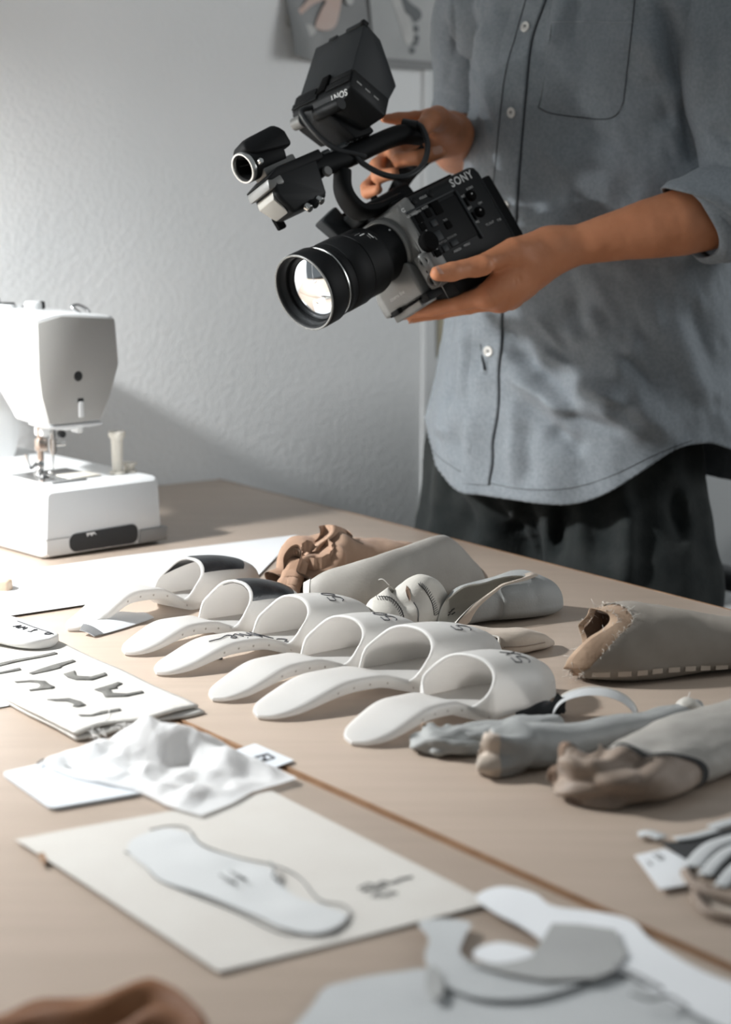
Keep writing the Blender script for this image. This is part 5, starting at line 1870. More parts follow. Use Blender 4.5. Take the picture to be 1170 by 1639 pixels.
def cuff_layer(s0, s1, r0, r1, seed, name, tilt=.35, amp=.004):
    k, n = 26, 80
    th = np.linspace(0, 2 * PI, n, endpoint=False)
    s_ax = unit(np.cross(fd, EZ))
    u_ax = np.cross(s_ax, fd)
    prof = [(s, r0 + (r1 - r0) * t) for t, s in zip(np.linspace(0, 1, k), np.linspace(s0, s1, k))]
    R = []
    for ring_i, (s, r) in enumerate(prof):
        t = ring_i / (k - 1)
        rr_ = r * (1 - .12 * math.exp(-((t) / .06) ** 2))
        up = np.sin(th)
        off = s + tilt * .10 * (-up) * (1 - t) * .6 + .004 * np.sin(th * 3 + seed) * (1 - t)
        rad = rr_ * (1 + .10 * (up < 0) * np.abs(up) ** 2) + amp * vnoise(np.stack([np.cos(th) * .05, np.sin(th) * .05 + s, 0 * th + s], -1), 28, seed)
        R.append(c0 - fd * off[:, None] + (np.cos(th)[:, None] * s_ax + up[:, None] * u_ax) * rad[:, None])
    R = np.array(R)
    ctr = R.mean(1, keepdims=True)
    Rin = ctr + (R - ctr) * .955
    V = np.vstack([R.reshape(-1, 3), Rin.reshape(-1, 3)])
    F = grid_faces(k, n, False, True)
    m0 = k * n
    F += [g_[::-1] for g_ in grid_faces(k, n, False, True, m0)]
    F += [[j, (j + 1) % n, m0 + (j + 1) % n, m0 + j] for j in range(n)] + [[(k - 1) * n + j, (k - 1) * n + (j + 1) % n, m0 + (k - 1) * n + (j + 1) % n, m0 + (k - 1) * n + j] for j in range(n)]
    return mesh(name, V, F, M_shirt, sl)


cuff_layer(-.002, .080, .0450, .053, 3, 'rolled_cuff', .10)
cuff_layer(.016, .100, .0550, .066, 6, 'rolled_cuff', .78, .006)
cuff_layer(.007, .090, .0500, .060, 9, 'rolled_cuff', .42, .005)
sr = sleeve([PC - PL * .080 + EZ * 1.425, PC - PL * .155 + EZ * 1.405, at(752, 40, 2.80), at(750, 140, 2.80), at(742, 194, 2.79)], [.052, .070, .052, .047, .043], 'sleeve', 21,
            [(726, 0, 727, 92, 3, -.006), (724, 100, 714, 135, 4, -.003), (715, 175, 735, 188, 4, -.006), (700, 195, 730, 196, 5, -.004)], amp=.003)

# ---------------- trousers and shoes
TC = PC + np.array((-.026, .022, 0))


def trouser_sdf(P):
    ax = np.stack([PL, PF, EZ])
    d = sd_ell(P, TC + EZ * .86, ax, (.180, .118, .13))
    for s in (1, -1):
        hip, mid, knee, ank = TC + PL * .094 * s + EZ * .83, TC + PL * .106 * s + EZ * .68, TC + PL * .112 * s + PF * .012 + EZ * .47, TC + PL * .108 * s + EZ * .075
        d = smin(d, sd_cone(P, hip, mid, .098, .112), .03)
        d = smin(d, sd_cone(P, mid, knee, .112, .098), .02)
        d = smin(d, sd_cone(P, knee, ank, .098, .086), .03)
    Q = P * (1, 1, .45)
    d = d + .0045 * np.sin(np.arctan2((P - TC) @ PL, (P - TC) @ PF) * 17 + 2 * vnoise(Q, 9, 6)) * smooth(.55, .75, P[:, 2])
    d = d + .006 * fbm(Q, 14, 2, 3) + .0025 * fbm(P * (1, 1, .6), 40, 2, 8)
    q = proj(P)
    d = d - crease(q, [(828, 786, 818, 838, 9, .005), (845, 790, 830, 850, 8, -.006), (880, 800, 876, 890, 14, .006), (905, 800, 900, 880, 16, -.006), (980, 790, 975, 900, 20, -.007), (1010, 800, 1000, 930, 16, .010), (1070, 780, 1090, 870, 18, -.010), (1100, 770, 1110, 900, 14, .010), (745, 760, 735, 830, 16, .008), (710, 750, 700, 810, 10, .006)])
    d = np.maximum(d, P[:, 2] - .935)
    return np.maximum(d, .02 - P[:, 2])


V, F = surface_nets(trouser_sdf, TC + np.array((-.30, -.30, -.01)), TC + np.array((.30, .30, 1.0)), .0075)
V = relax(V, F, 2, .4)
tr = mesh('trousers', V, F.tolist(), M_trouser, person)
tr['label'] = 'dark charcoal trousers'
for s in (1, -1):
    c = TC + PL * .108 * s + EZ * .0
    f = lambda P: np.maximum(smin(sd_cone(P, c + EZ * .045 - PF * .04, c + EZ * .035 + PF * .17, .042, .032), sd_ell(P, c + EZ * .03 + PF * .06, np.stack([PL, PF, EZ]), (.047, .15, .035)), .02), .001 - P[:, 2])
    V, F = surface_nets(f, c + np.array((-.25, -.25, -.01)), c + np.array((.25, .25, .13)), .008)
    mesh('shoe', V, F.tolist(), M_shoe, person)
# ------------------------------------------------------------------ leather and fabric sleeves heaped on the far table
def leather_mat(name, c1, c2, rough=.62, bump=.25, sc=420, weave=0.0, spec=.3):
    return material(name, c1, rough, color2=c2, nscale=26, detail=4, bump=bump, bscale=sc, bdist=.0008, weave=weave, weave_scale=16000, spec=spec, sheen=.1)


M_brown = leather_mat('brown_suede', (.30, .195, .135), (.35, .235, .165), .85, .35, 700, .2, .12)
M_rib = leather_mat('brown_ribbed_cuff', (.31, .195, .13), (.36, .235, .165), .8, .3, 600, 0, .15)
M_stone = leather_mat('stone_grey_leather', (.29, .272, .245), (.33, .31, .28), .58)
M_cream_l = leather_mat('cream_leather', (.48, .455, .41), (.53, .505, .455), .55)
M_greyl = leather_mat('cool_grey_leather', (.245, .25, .243), (.285, .29, .282), .55)
M_taupe = leather_mat('taupe_woven_fabric', (.275, .245, .21), (.32, .285, .245), .88, .25, 900, .6, .1)
M_raw = leather_mat('raw_tan_hide', (.42, .30, .21), (.30, .205, .14), .8, .6, 260, 0, .15)
M_darkin = leather_mat('dark_brown_lining', (.13, .085, .06), (.18, .125, .09), .9, .4, 300, 0, .1)
M_tan2 = leather_mat('pale_tan_leather', (.42, .35, .29), (.47, .40, .33), .65)
M_edge_w = material('pale_cut_edge', (.66, .62, .56), .8)
M_stitch = material('black_stitch_thread', (.03, .03, .03), .8)
M_brown_d = leather_mat('dark_taupe_leather', (.20, .15, .115), (.26, .20, .155), .6)
M_char = material('black_felt', (.018, .019, .020), .9)
M_strap = translucent(material('white_plastic_strap', (.72, .73, .73), .4), .35, (.8, .82, .83))


def fold_noise(P, amp, scale, seed, aniso=(1, 1, 1)):
    return amp * (np.abs(fbm(P * np.array(aniso), scale, 2, seed)) - .35)


def crumple(R, scale, seed, amp):
    """sharp valleys between soft pads"""
    f = R.reshape(-1, 3)
    v = 1 - np.minimum(1, np.abs(vnoise(f, scale, seed)) * 3.2)
    w = 1 - np.minimum(1, np.abs(vnoise(f, scale * 1.9, seed + 3)) * 3.0)
    return (amp * (v ** 1.5 + .45 * w ** 1.5)).reshape(R.shape[:-1])


class Pouch:
    """a soft tube lying on the table: spine (px on the table), half width, height, lift"""
    def __init__(s, spine, w, h, lift=None, k=64, n=72, pw=2.3, flat=.35, seed=0, wr=(.003, 24), warp=None, lean=None, prof=None):
        s.P = spline([tp(x, y) for x, y in spine], k)
        s.P[:, 2] = TABLE_Z + .0006
        t = np.linspace(0, 1, k)
        s.t = t
        f = lambda v: interp(t, np.linspace(0, 1, len(v)), v)
        s.w, s.h = f(w), f(h)
        s.l = f(lift) if lift is not None else np.zeros(k)
        T = np.gradient(s.P, axis=0)
        T[:, 2] = 0
        T /= np.linalg.norm(T, axis=1)[:, None]
        s.T = T
        s.S = np.stack([T[:, 1], -T[:, 0], 0 * T[:, 0]], 1)
        s.k, s.n = k, n
        th = np.linspace(0, 2 * PI, n, endpoint=False)
        s.th = th
        c, q = np.cos(th), np.sin(th)
        e = 2 / pw
        yy = np.sign(c) * np.abs(c) ** e
        zz = np.sign(q) * np.abs(q) ** e
        zz = np.where(zz < 0, zz * flat * 2, zz)           # flattened underside
        zz = (zz + flat * 2) / (1 + flat * 2)
        R = s.P[:, None] + s.S[:, None] * (yy[None, :, None] * s.w[:, None, None]) + EZ * (zz[None, :, None] * s.h[:, None, None] + s.l[:, None, None])
        if lean is not None:
            R = R + s.S[:, None] * (f(lean)[:, None] * zz[None])[..., None]
        C = R.mean(1, keepdims=True)
        D = R - C
        D /= np.linalg.norm(D, axis=-1, keepdims=True) + 1e-9
        fl = R.reshape(-1, 3)
        d = wr[0] * fbm(fl, wr[1], 3, seed).reshape(k, n)
        if warp is not None:
            d = d + warp(t[:, None], th[None, :], R)
        R = R + D * d[..., None]
        R[..., 2] = np.maximum(R[..., 2], TABLE_Z + .0008)
        s.R, s.D = R, D

    def outer(s, i0=0, i1=None, off=0.0):
        R = s.R[i0:i1] + s.D[i0:i1] * off
        return R

    def tube_part(s, name, m, parent, i0=0, i1=None, off=0.0, cap0=False, cap1=False):
        V, F = rings(s.outer(i0, i1, off), cap0, cap1)
        V[:, 2] = np.maximum(V[:, 2], TABLE_Z + .0006)
        return mesh(name, V, F, m, parent)

    def lining(s, name, m, parent, depth=.35, inset=.0025, end=0, push=None):
        """inner wall seen through the open end"""
        kk = max(6, int(s.k * depth))
        R = (s.R if end == 0 else s.R[::-1])[:kk]
        C = R.mean(1, keepdims=True)
        rad = np.linalg.norm(R - C, axis=-1, keepdims=True)
        R2 = R - (R - C) / (rad + 1e-9) * np.minimum(inset, rad * .4)
        R2[..., 2] = np.maximum(R2[..., 2], TABLE_Z + .0014)
        R2[0] = R[0]
        V, F = rings(R2, False, True)
        return mesh(name, V, F, m, parent)

    def sample(s, t, off=0.0):
        """rows of the surface at parameter t (m, n), one value per column"""
        x = np.clip(t, 0, 1) * (s.k - 1)
        i = np.minimum(x.astype(int), s.k - 2)
        u = (x - i)[..., None]
        j = np.arange(s.n)[None, :]
        return s.R[i, j] * (1 - u) + s.R[i + 1, j] * u + (s.D[i, j] * (1 - u) + s.D[i + 1, j] * u) * off

    def cut_part(s, name, m, parent, tr, t1=1.0, off=0.0, inner=None, inner_m=None, thick=.0024, rows=60, depth=.7, cap=True, inner_name='lining'):
        """outer wall from the cut line tr(angle) to t1, with the inner wall as a part of its own"""
        tr = np.asarray(tr(s.th), float)
        u = np.linspace(0, 1, rows)[:, None] ** 1.25
        R = s.sample(tr[None] + (t1 - tr[None]) * u, off)
        R[..., 2] = np.maximum(R[..., 2], TABLE_Z + .0007)
        o = mesh(name, *rings(R, False, cap), m, parent)
        if inner_m is not None:
            kk = int(rows * depth)
            q = R[:kk].copy()
            C = np.stack([np.interp(np.clip(tr[None] + (t1 - tr[None]) * u[:kk], 0, 1), s.t, s.R.mean(1)[:, a]) for a in range(3)], -1)
            d = q - C
            ln = np.linalg.norm(d, axis=-1, keepdims=True) + 1e-9
            q = q - d / ln * np.minimum(thick, ln * .4)
            q[..., 2] = np.maximum(q[..., 2], TABLE_Z + .0016)
            q[0] = R[0]
            mesh(inner_name, *rings(q, False, True), inner_m, parent)
        s.BV = BVHTree.FromPolygons([Vector(v) for v in R.reshape(-1, 3)], grid_faces(rows, s.n, False, True))
        return o

    def hit(s, px, py, off=.0006):
        h = s.BV.ray_cast(Vector(CAMV), Vector(unit(ray(px, py))))
        if h[0] is None:
            return None
        n = np.array(h[1])
        n = -n if np.dot(n, ray(px, py)) > 0 else n
        return np.array(h[0]) + n * off

    def marks(s, name, m, parent, path, r=.0007, n=30, off=.0003):
        L = [s.hit(x, y, off) for x, y in spline(path, n)]
        L = np.array([q for q in L if q is not None])
        if len(L) > 3:
            mesh(name, *tube(L, r, 5), m, parent)

    def overlock(s, parent, path, count, w=5.0, slant=.4, r=.00045):
        q = spline(path, count)
        T = np.gradient(q, axis=0)
        g = Geo()
        ok = 0
        for p, d in zip(q, T):
            d = d / np.linalg.norm(d)
            nn = np.array((-d[1], d[0]))
            a, b = s.hit(*(p - nn * w - d * w * slant)), s.hit(*(p + nn * w + d * w * slant))
            if a is None or b is None or np.linalg.norm(a - b) > .02:
                continue
            g.add(*tube([a, b], r, 4))
            ok += 1
        if ok:
            o = g.build('stitching', M_stitch, parent)
            o['kind'] = 'stuff'

    def line(s, t0, t1, a0, a1, off=.0006, n=30):
        out = []
        for q in np.linspace(0, 1, n):
            t, a = t0 + (t1 - t0) * q, (a0 + (a1 - a0) * q) % (2 * PI)
            i, j = t * (s.k - 1), a / (2 * PI) * s.n
            i0, j0 = min(int(i), s.k - 2), int(j)
            u, v = i - i0, j - j0
            ja, jb = j0 % s.n, (j0 + 1) % s.n
            p = (s.R[i0, ja] * (1 - u) + s.R[i0 + 1, ja] * u) * (1 - v) + (s.R[i0, jb] * (1 - u) + s.R[i0 + 1, jb] * u) * v
            d = s.D[i0, ja]
            out.append(p + d * off)
        return np.array(out)


def thing_at(name, px, label, cat='sleeve', group=None):
    return empty(name, tp(*px), label, cat, group)


def stitches(po, parent, t0, t1, a0, a1, count, w=.0035, slant=.5, r=.00045, m=None):
    L = po.line(t0, t1, a0, a1, .0007, count)
    Tn = np.gradient(L, axis=0)
    g = Geo()
    for p, d in zip(L, Tn):
        d = unit(d)
        n = unit(np.cross(d, vw(p)))
        g.add(*tube([p - n * w / 2 - d * w * slant / 2, p + n * w / 2 + d * w * slant / 2], r, 4))
    o = g.build('stitching', m or M_stitch, parent)
    o['kind'] = 'stuff'
    return o


def seam_line(po, parent, t0, t1, a0, a1, r=.0007, m=None, off=.0002, name='seam'):
    mesh(name, *tube(po.line(t0, t1, a0, a1, off, 40), r, 5), m or M_stitch, parent)


# --- 1 brown suede sleeve with a gathered ribbed cuff, at the back
t1 = thing_at('suede_sleeve', (600, 930), 'brown suede sleeve with a crumpled ribbed cuff, farthest back of the heap')


def warp1(t, th, R):
    up = np.clip(np.sin(th), 0, 1)
    c = np.exp(-((t - .16) / .10) ** 2) * .012 * np.sin(th * 3 + .6) + np.exp(-((t - .03) / .07) ** 2) * .010 * np.sin(th * 5 + 1.5)
    return c + .004 * up * np.sin(t * 30 + th * 2) * np.exp(-t / .25)


po = Pouch([(468, 958), (505, 945), (560, 936), (640, 925), (730, 912)], [.018, .030, .036, .034, .028, .022, .012], [.036, .060, .066, .056, .048, .036, .018], seed=2, wr=(.0025, 30), warp=warp1, k=80, n=96, lean=[.0, .012, .012, .006, 0, 0, 0])
ci = 17
po.tube_part('suede_body', M_brown, t1, ci, None, cap1=True)
# ribbed cuff: fine ribs along the tube, folded at its mouth
R = po.R[:ci + 2] + po.D[:ci + 2] * (.0010 + .0007 * np.sin(np.arange(po.n) * 2 * PI / po.n * 48))[None, :, None]
ext = []
Rm = R[0]
C = Rm.mean(0)
for q in np.linspace(1, 0, 9)[:-1]:
    flop = C + (Rm - C) * (1 + .30 * q) + (-po.T[0]) * (.012 * q) + EZ * (.010 * q * (np.sin(po.th) > 0)[:, None] * np.abs(np.sin(po.th))[:, None] - .014 * q * (np.cos(po.th) < -.2)[:, None])
    ext.append(flop + unit(po.T[0]) * .003 * np.sin(po.th * 7)[:, None] * q)
R = np.concatenate([ext, R])
R[..., 2] = np.maximum(R[..., 2], TABLE_Z + .001)
mesh('ribbed_cuff', *rings(R, False, False), M_rib, t1)
Ri = R[:16].mean(1, keepdims=True) + (R[:16] - R[:16].mean(1, keepdims=True)) * .93
Ri[..., 2] = np.maximum(Ri[..., 2], TABLE_Z + .0015)
mesh('cuff_lining', *rings(Ri, False, True), M_darkin, t1)
# flap standing over the mouth and the collar loop
fl = []
for a in np.linspace(0, 1, 22):
    for b in np.linspace(0, 1, 12):
        x = 510 + 46 * a
        y = 842 - 5 * math.sin(a * PI) + 46 * b * (1 - .35 * a) + 8 * a
        Y = 2.305 + .035 * a - .02 * b + .012 * math.sin(a * 9 + b * 2)
        fl.append(at(x + 7 * math.sin(b * 5) - 18 * b * (1 - a), y, Y))
fl = np.array(fl)
fF = grid_faces(22, 12)
mesh('cuff_fold', np.vstack([fl, fl + np.array((.0012, .0016, 0))]), fF + [[i + 264 for i in f][::-1] for f in fF], M_rib, t1)
lp = spline([at(512, 884, 2.29), at(492, 868, 2.285), at(482, 878, 2.28), at(486, 892, 2.275), at(505, 897, 2.27), at(528, 888, 2.275), at(531, 874, 2.285), at(520, 862, 2.30)], 40)
V_, F_ = [], []
for i, p in enumerate(lp):
    for dz in (-.011, -.005, .002):
        V_.append(p + EZ * dz + np.array((.001 * math.sin(i * 1.9), .001 * math.cos(i * 1.9), 0)))
fF = grid_faces(40, 3)
V_ = np.array(V_)
mesh('rolled_rim', np.vstack([V_, V_ + np.array((.0008, .0012, .0004))]), fF + [[i + 120 for i in f][::-1] for f in fF], M_rib, t1)
for a in (-.5, 0.0, .5, 1.0):
    q = spline([at(478 - 6 * a, 898, 2.27), at(470 - 8 * a, 922, 2.265), at(462 - 10 * a, 942, 2.255), at(456 - 6 * a, 962, 2.24)], 20)
    q[:, 2] = np.maximum(q[:, 2], TABLE_Z + .0105)
    mesh('cuff_pleat', *tube(q + EZ * .001 * np.sin(np.arange(20) * 1.3)[:, None], .0090 - .001 * a, 12), M_rib, t1)
seam_line(po, t1, .24, .50, 2.55, .95, .0009, M_brown_d)

# --- 2 stone grey sleeve in front of it
t2 = thing_at('leather_sleeve', (620, 975), 'large plain stone-grey leather sleeve leaning before the brown suede one')


def warp2(t, th, R):
    return .004 * np.exp(-((t - .86) / .05) ** 2) * np.sin(th * 2 + 1) + .002 * np.sin(t * 20) * np.clip(np.sin(th), 0, 1) * smooth(.7, .95, t)


po2 = Pouch([(486, 980), (530, 980), (600, 976), (680, 960), (740, 944), (774, 932)], [.010, .017, .020, .021, .021, .015, .005], [.030, .044, .054, .062, .068, .038, .008], seed=5, wr=(.0012, 20), warp=warp2, k=80, n=80, flat=.12, pw=1.95)
po2.tube_part('leather_body', M_stone, t2, 1, 75)
po2.tube_part('cut_end', M_edge_w, t2, 0, 5, .0012, cap0=True)
po2.tube_part('brown_tip', M_brown_d, t2, 74, None, .0004, cap1=True)
seam_line(po2, t2, .80, .97, 1.9, .9, .0008, M_brown_d)
A = lambda d: math.radians(d)

# --- 3 cream stitched cap and its grey pouch
t3 = thing_at('stitched_cap', (650, 1000), 'cream leather cap with black overlock stitching and a slit, beside the grey pouch')


def warp3(t, th, R):
    return -.006 * np.exp(-((t - .34) / .07) ** 2) * (np.sin(th) > -.3) + .003 * np.sin(th * 3 + t * 6) * smooth(0, .2, t)


po3 = Pouch([(594, 1004), (622, 1009), (655, 1004), (688, 994), (703, 989)], [.012, .024, .024, .023, .020, .012], [.028, .044, .040, .050, .040, .020], seed=8, wr=(.0020, 30), warp=warp3, k=64, n=80, flat=.2)
po3.cut_part('leather_cap', M_cream_l, t3, lambda th: 0 * th, cap=True)
mesh('cap_end', *rings(np.array([po3.R[0], po3.R[0].mean(0) + (po3.R[0] - po3.R[0].mean(0)) * .4 - po3.T[0] * .004]), False, True), M_cream_l, t3)
po3.overlock(t3, [(604, 957), (624, 959), (639, 975), (645, 994), (644, 1012)], 22, 3.2, .5, .00032)
po3.marks('seam', M_stitch, t3, [(606, 955), (625, 957), (641, 974), (647, 994), (646, 1012)], .00045)
po3.overlock(t3, [(672, 935), (684, 946), (694, 965), (699, 983)], 18, 3.2, .4, .00032)
po3.marks('seam', M_stitch, t3, [(669, 934), (681, 946), (691, 965), (695, 985)], .00045)
po3.marks('seam', M_stitch, t3, [(662, 964), (669, 978), (669, 995)], .0005)
sl_ = [po3.hit(x, y, .0012) for x, y in ((651, 938), (655, 943), (657.5, 954), (655.5, 963), (651.5, 955), (649.5, 946))]
if all(q is not None for q in sl_):
    mesh('slit', sl_, [list(range(6))], M_darkin, t3, False)
mesh('loose_thread', *tube(spline([at(623, 937, 2.2), at(612, 927, 2.2), at(600, 931, 2.2)], 10), .0005, 5), M_thread, t3)

t4 = thing_at('leather_pouch', (770, 985), 'smooth cool-grey leather pouch with a cream inside, right of the stitched cap')


def warp4(t, th, R):
    return .002 * np.sin(th * 2 + t * 5) - .007 * np.exp(-((t - .42) / .10) ** 2) * np.exp(-((th - 1.9) / .6) ** 2)


po4 = Pouch([(710, 1012), (734, 1001), (770, 990), (825, 985), (862, 980), (886, 970)], [.008, .018, .028, .034, .034, .028, .006], [.022, .036, .044, .047, .046, .036, .008], seed=12, wr=(.0012, 16), warp=warp4, k=80, n=110, flat=.22, lean=[0, .004, .006, .006, 0, 0, 0])


def ang(th, c, w):
    d = (th - c + PI) % (2 * PI) - PI
    return np.exp(-(d / w) ** 2)


po4.cut_part('leather_body', M_greyl, t4, lambda th: .02 + .60 * ang(th, A(72), .62) + .14 * ang(th, A(150), .6), inner_m=M_cream_l, inner_name='cream_lining', depth=.8, thick=.0018)
tr4 = .02 + .60 * ang(po4.th, A(72), .62) + .14 * ang(po4.th, A(150), .6)
jj = [j for j in range(po4.n) if A(-60) % (2 * PI) < po4.th[j] or po4.th[j] < A(76)]
jj = sorted(jj, key=lambda j: (po4.th[j] + PI) % (2 * PI))
E0 = po4.sample(tr4[None] + .0 * tr4[None])[0][jj]
E1 = po4.sample(tr4[None] + .10)[0][jj]
rows = np.array([E0 * (1 - q) + E1 * q + po4.D[10][jj] * (.0022 + .002 * math.sin(q * PI)) for q in np.linspace(0, 1, 6)])
mesh('turned_edge', rows.reshape(-1, 3), grid_faces(6, len(jj)), M_tan2, t4)
g = Geo()
for x, y in ((718, 983), (722, 979), (716, 988), (724, 986)):
    p = po4.hit(x, y, .003)
    if p is not None:
        g.add(*tube([p - np.array((.002, 0, .0015)), p + np.array((.002, 0, .0015))], .0006, 4))
if g.n:
    o = g.build('stitching', M_stitch, t4)
    o['kind'] = 'stuff'

# --- 5 pale tan folded piece in front of the pouch
t5 = thing_at('folded_sleeve', (800, 1040), 'small pale tan leather piece folded open, in front of the grey pouch')
po5 = Pouch([(728, 1042), (760, 1046), (810, 1047), (850, 1041), (884, 1033)], [.015, .017, .018, .017, .013, .003], [.026, .027, .025, .025, .019, .005], seed=15, wr=(.0012, 26), k=60, n=90, flat=.2, pw=2.6)
tr5 = lambda th: .012 + .42 * (smooth(A(-100), A(-60), (th + PI) % (2 * PI) - PI) * smooth(A(72), A(40), (th + PI) % (2 * PI) - PI))
po5.cut_part('leather_body', M_tan2, t5, tr5, inner_m=M_darkin, inner_name='dark_inside', depth=.7, thick=.003)
ed = po5.sample(tr5(po5.th)[None], .0004)[0]
mesh('pale_edge', *tube(ed[[j for j in range(po5.n) if A(4) < po5.th[j] < A(200)]], .0011, 6), M_edge_w, t5)
mesh('pale_edge', *tube(ed[[j for j in range(po5.n) if po5.th[j] > A(300)]], .0014, 6), M_edge_w, t5)
po5.marks('crease', M_brown_d, t5, [(806, 1036), (840, 1034), (872, 1028)], .0005)

# --- 6 taupe woven sleeve at the right edge
t6 = thing_at('woven_sleeve', (1040, 1075), 'bulky taupe woven sleeve with a ragged raw-hide mouth, right of the white shells')


def warp6(t, th, R):
    m = np.exp(-t / .10)
    return m * (.005 * np.sin(th * 3 + 2) + .006 * np.sin(th * 5 + .5)) + .002 * np.sin(t * 9 + th * 2)


po6 = Pouch([(922, 1080), (965, 1084), (1020, 1080), (1090, 1072), (1170, 1064), (1270, 1050)], [.024, .033, .037, .038, .036, .034, .02], [.056, .066, .068, .062, .052, .046, .03], seed=21, wr=(.0014, 24), warp=warp6, k=100, n=120, flat=.2)
cut6 = lambda th: .008 + .23 * ang(th, A(60), .85) + .012 * np.sin(th * 7)
bord = lambda th: .115 + .205 * ang(th, A(66), .90) + .006 * np.sin(th * 9)
o6 = po6.cut_part('hide_border', M_raw, t6, cut6, t1=.36, off=.0003, inner_m=M_darkin, inner_name='dark_lining', depth=.999, thick=.0035, cap=False)
po6.cut_part('woven_body', M_taupe, t6, bord, off=.0016)
E0 = po6.sample(cut6(po6.th)[None])[0]
C = E0.mean(0)
ext = []
for q in np.linspace(0, 1, 9):
    low = np.clip(-np.sin(po6.th + .4), 0, 1) + .6 * ang(po6.th, A(20), .5)
    k = 1 - (.40 * q * low + .03 * q)
    ext.append(C + (E0 - C) * k[:, None] + po6.T[0] * (.006 * math.sin(q * PI) * -1 + .010 * q * low * np.sin(po6.th * 5))[:, None] + EZ * (.003 * np.sin(po6.th * 6) * q)[:, None])
ext = np.array(ext)
ext[..., 2] = np.maximum(ext[..., 2], TABLE_Z + .001)
mesh('torn_lip', *rings(ext, False, False), M_raw, t6)
E2 = po6.sample(bord(po6.th)[None], .002)[0]
g = Geo()
for i in range(420):
    j = rng.integers(0, po6.n)
    src = [E0[j], ext[-1][j], E2[j], E2[j]][i % 4]
    d = rng.normal(size=3) * (.0034, .003, .0026)
    fb = np.array([src, src + d * .6 + EZ * .0008, src + d + rng.normal(size=3) * .0012])
    fb[:, 2] = np.maximum(fb[:, 2], TABLE_Z + .0008)
    g.add(*tube(fb, .00020, 3))
o = g.build('frayed_fibre', M_edge_w, t6)
o['kind'] = 'stuff'
for a in np.linspace(.16, .74, 9):
    L = po6.line(a, a + .048, A(-16), A(-16), .0026, 8)
    L[:, 2] = np.maximum(L[:, 2], TABLE_Z + .0036)
    V_ = np.array([p + EZ * dz for p in L for dz in (-.0024, .0024)])
    fF = grid_faces(8, 2)
    sh_ = po6.S[20] * .0012
    mesh('hem_tab', np.vstack([V_, V_ - sh_]), fF + [[i + 16 for i in f][::-1] for f in fF], M_tan2, t6)

# --- 7 grey crumpled sleeve under the nearest shell
t7 = thing_at('crumpled_sleeve', (740, 1200), 'short crumpled grey leather sleeve with a tan edge, tucked under the nearest shell')


def warp7(t, th, R):
    e = np.exp(-t / .30)
    return e * (.0030 * np.sin(th * 3 + t * 26) + .002 * np.sin(th * 5 - t * 34)) - np.sqrt(e) * crumple(R, 26, 71, .005)


po7 = Pouch([(668, 1196), (712, 1204), (770, 1198), (830, 1184), (890, 1166)], [.016, .022, .023, .022, .018, .010], [.022, .023, .022, .020, .018, .012], seed=31, wr=(.0020, 40), warp=warp7, k=72, n=100, flat=.3)
cut7 = lambda th: .006 + .06 * ang(th, A(60), .8)
po7.cut_part('leather_body', M_greyl, t7, cut7, inner_m=M_stone, depth=.5, thick=.002)
ed = po7.sample(cut7(po7.th)[None], .0003)[0]
mesh('tan_edge', *tube(ed[[j for j in range(po7.n) if A(95) < po7.th[j] < A(200)]], .0020, 6), M_raw, t7)
for q in ([(690, 1180), (720, 1190), (752, 1192), (772, 1184)], [(680, 1198), (705, 1206), (735, 1208)], [(740, 1172), (765, 1178), (790, 1172)]):
    L = [po7.hit(x, y, -.0018) for x, y in spline(q, 16)]
    L = np.array([p for p in L if p is not None])
    if len(L) > 4:
        mesh('leather_fold', *tube(L, .0042 * np.sin(np.linspace(.25, PI - .25, len(L))), 8), M_greyl, t7)
t7b = Pouch([(826, 1152), (862, 1151), (900, 1143)], [.005, .008, .010, .005], [.006, .012, .016, .008], seed=33, wr=(.002, 30), k=30, n=40)
o = thing_at('felt_scrap', (850, 1147), 'black felt scrap poking out behind the cap of the nearest shell', 'felt')
t7b.tube_part('felt_body', M_char, o, 0, None, cap0=True, cap1=True)
Geo().add(*hull([at(x, y, Y) for x, y in ((880, 1130), (892, 1108), (906, 1122), (903, 1143)) for Y in (1.785, 1.789)])).build('felt_corner', M_char, o, False)

# --- 8 translucent strap ring
st = thing_at('plastic_strap', (955, 1140), 'looped translucent white plastic strap standing behind the grey tube', 'strap')
ring = spline([at(884, 1156, 1.80), at(888, 1130, 1.80), at(904, 1111, 1.802), at(938, 1101, 1.804), at(975, 1103, 1.806), at(1004, 1116, 1.808), at(1019, 1136, 1.810), at(1016, 1158, 1.812)], 60)
V_ = []
for p in ring:
    for b in np.linspace(0, 1, 5):
        V_.append(p + np.array((-.004 * b, -.026 * b, .000 * b)) + EZ * .0015 * math.sin(b * PI))
V_ = np.array(V_)
V_[:, 2] = np.maximum(V_[:, 2], TABLE_Z + .001)
fF = grid_faces(60, 5)
c = V_.mean(0)
V2 = V_ + (c - V_) * np.array((.03, 0, .03))
mesh('strap_band', np.vstack([V_, V2]), fF + [[i + 300 for i in f][::-1] for f in fF], M_strap, st)
mesh('strap_rim', *tube(ring, .0012, 6), M_edge_w, st)

# --- 9 grey tapered tube
t9 = thing_at('tapered_sleeve', (930, 1190), 'long tapered grey leather tube with a crumpled pale mouth, in front of the strap loop')


def warp9(t, th, R):
    e = np.exp(-((t - .10) / .13) ** 2)
    return e * (.0045 * np.sin(th * 4 + t * 20 + 1) + .003 * np.sin(th * 6 + t * 12)) + .003 * np.exp(-((t - .30) / .03) ** 2) * np.clip(np.sin(th), 0, 1) - np.exp(-((t - .12) / .16) ** 2) * crumple(R, 22, 73, .007)


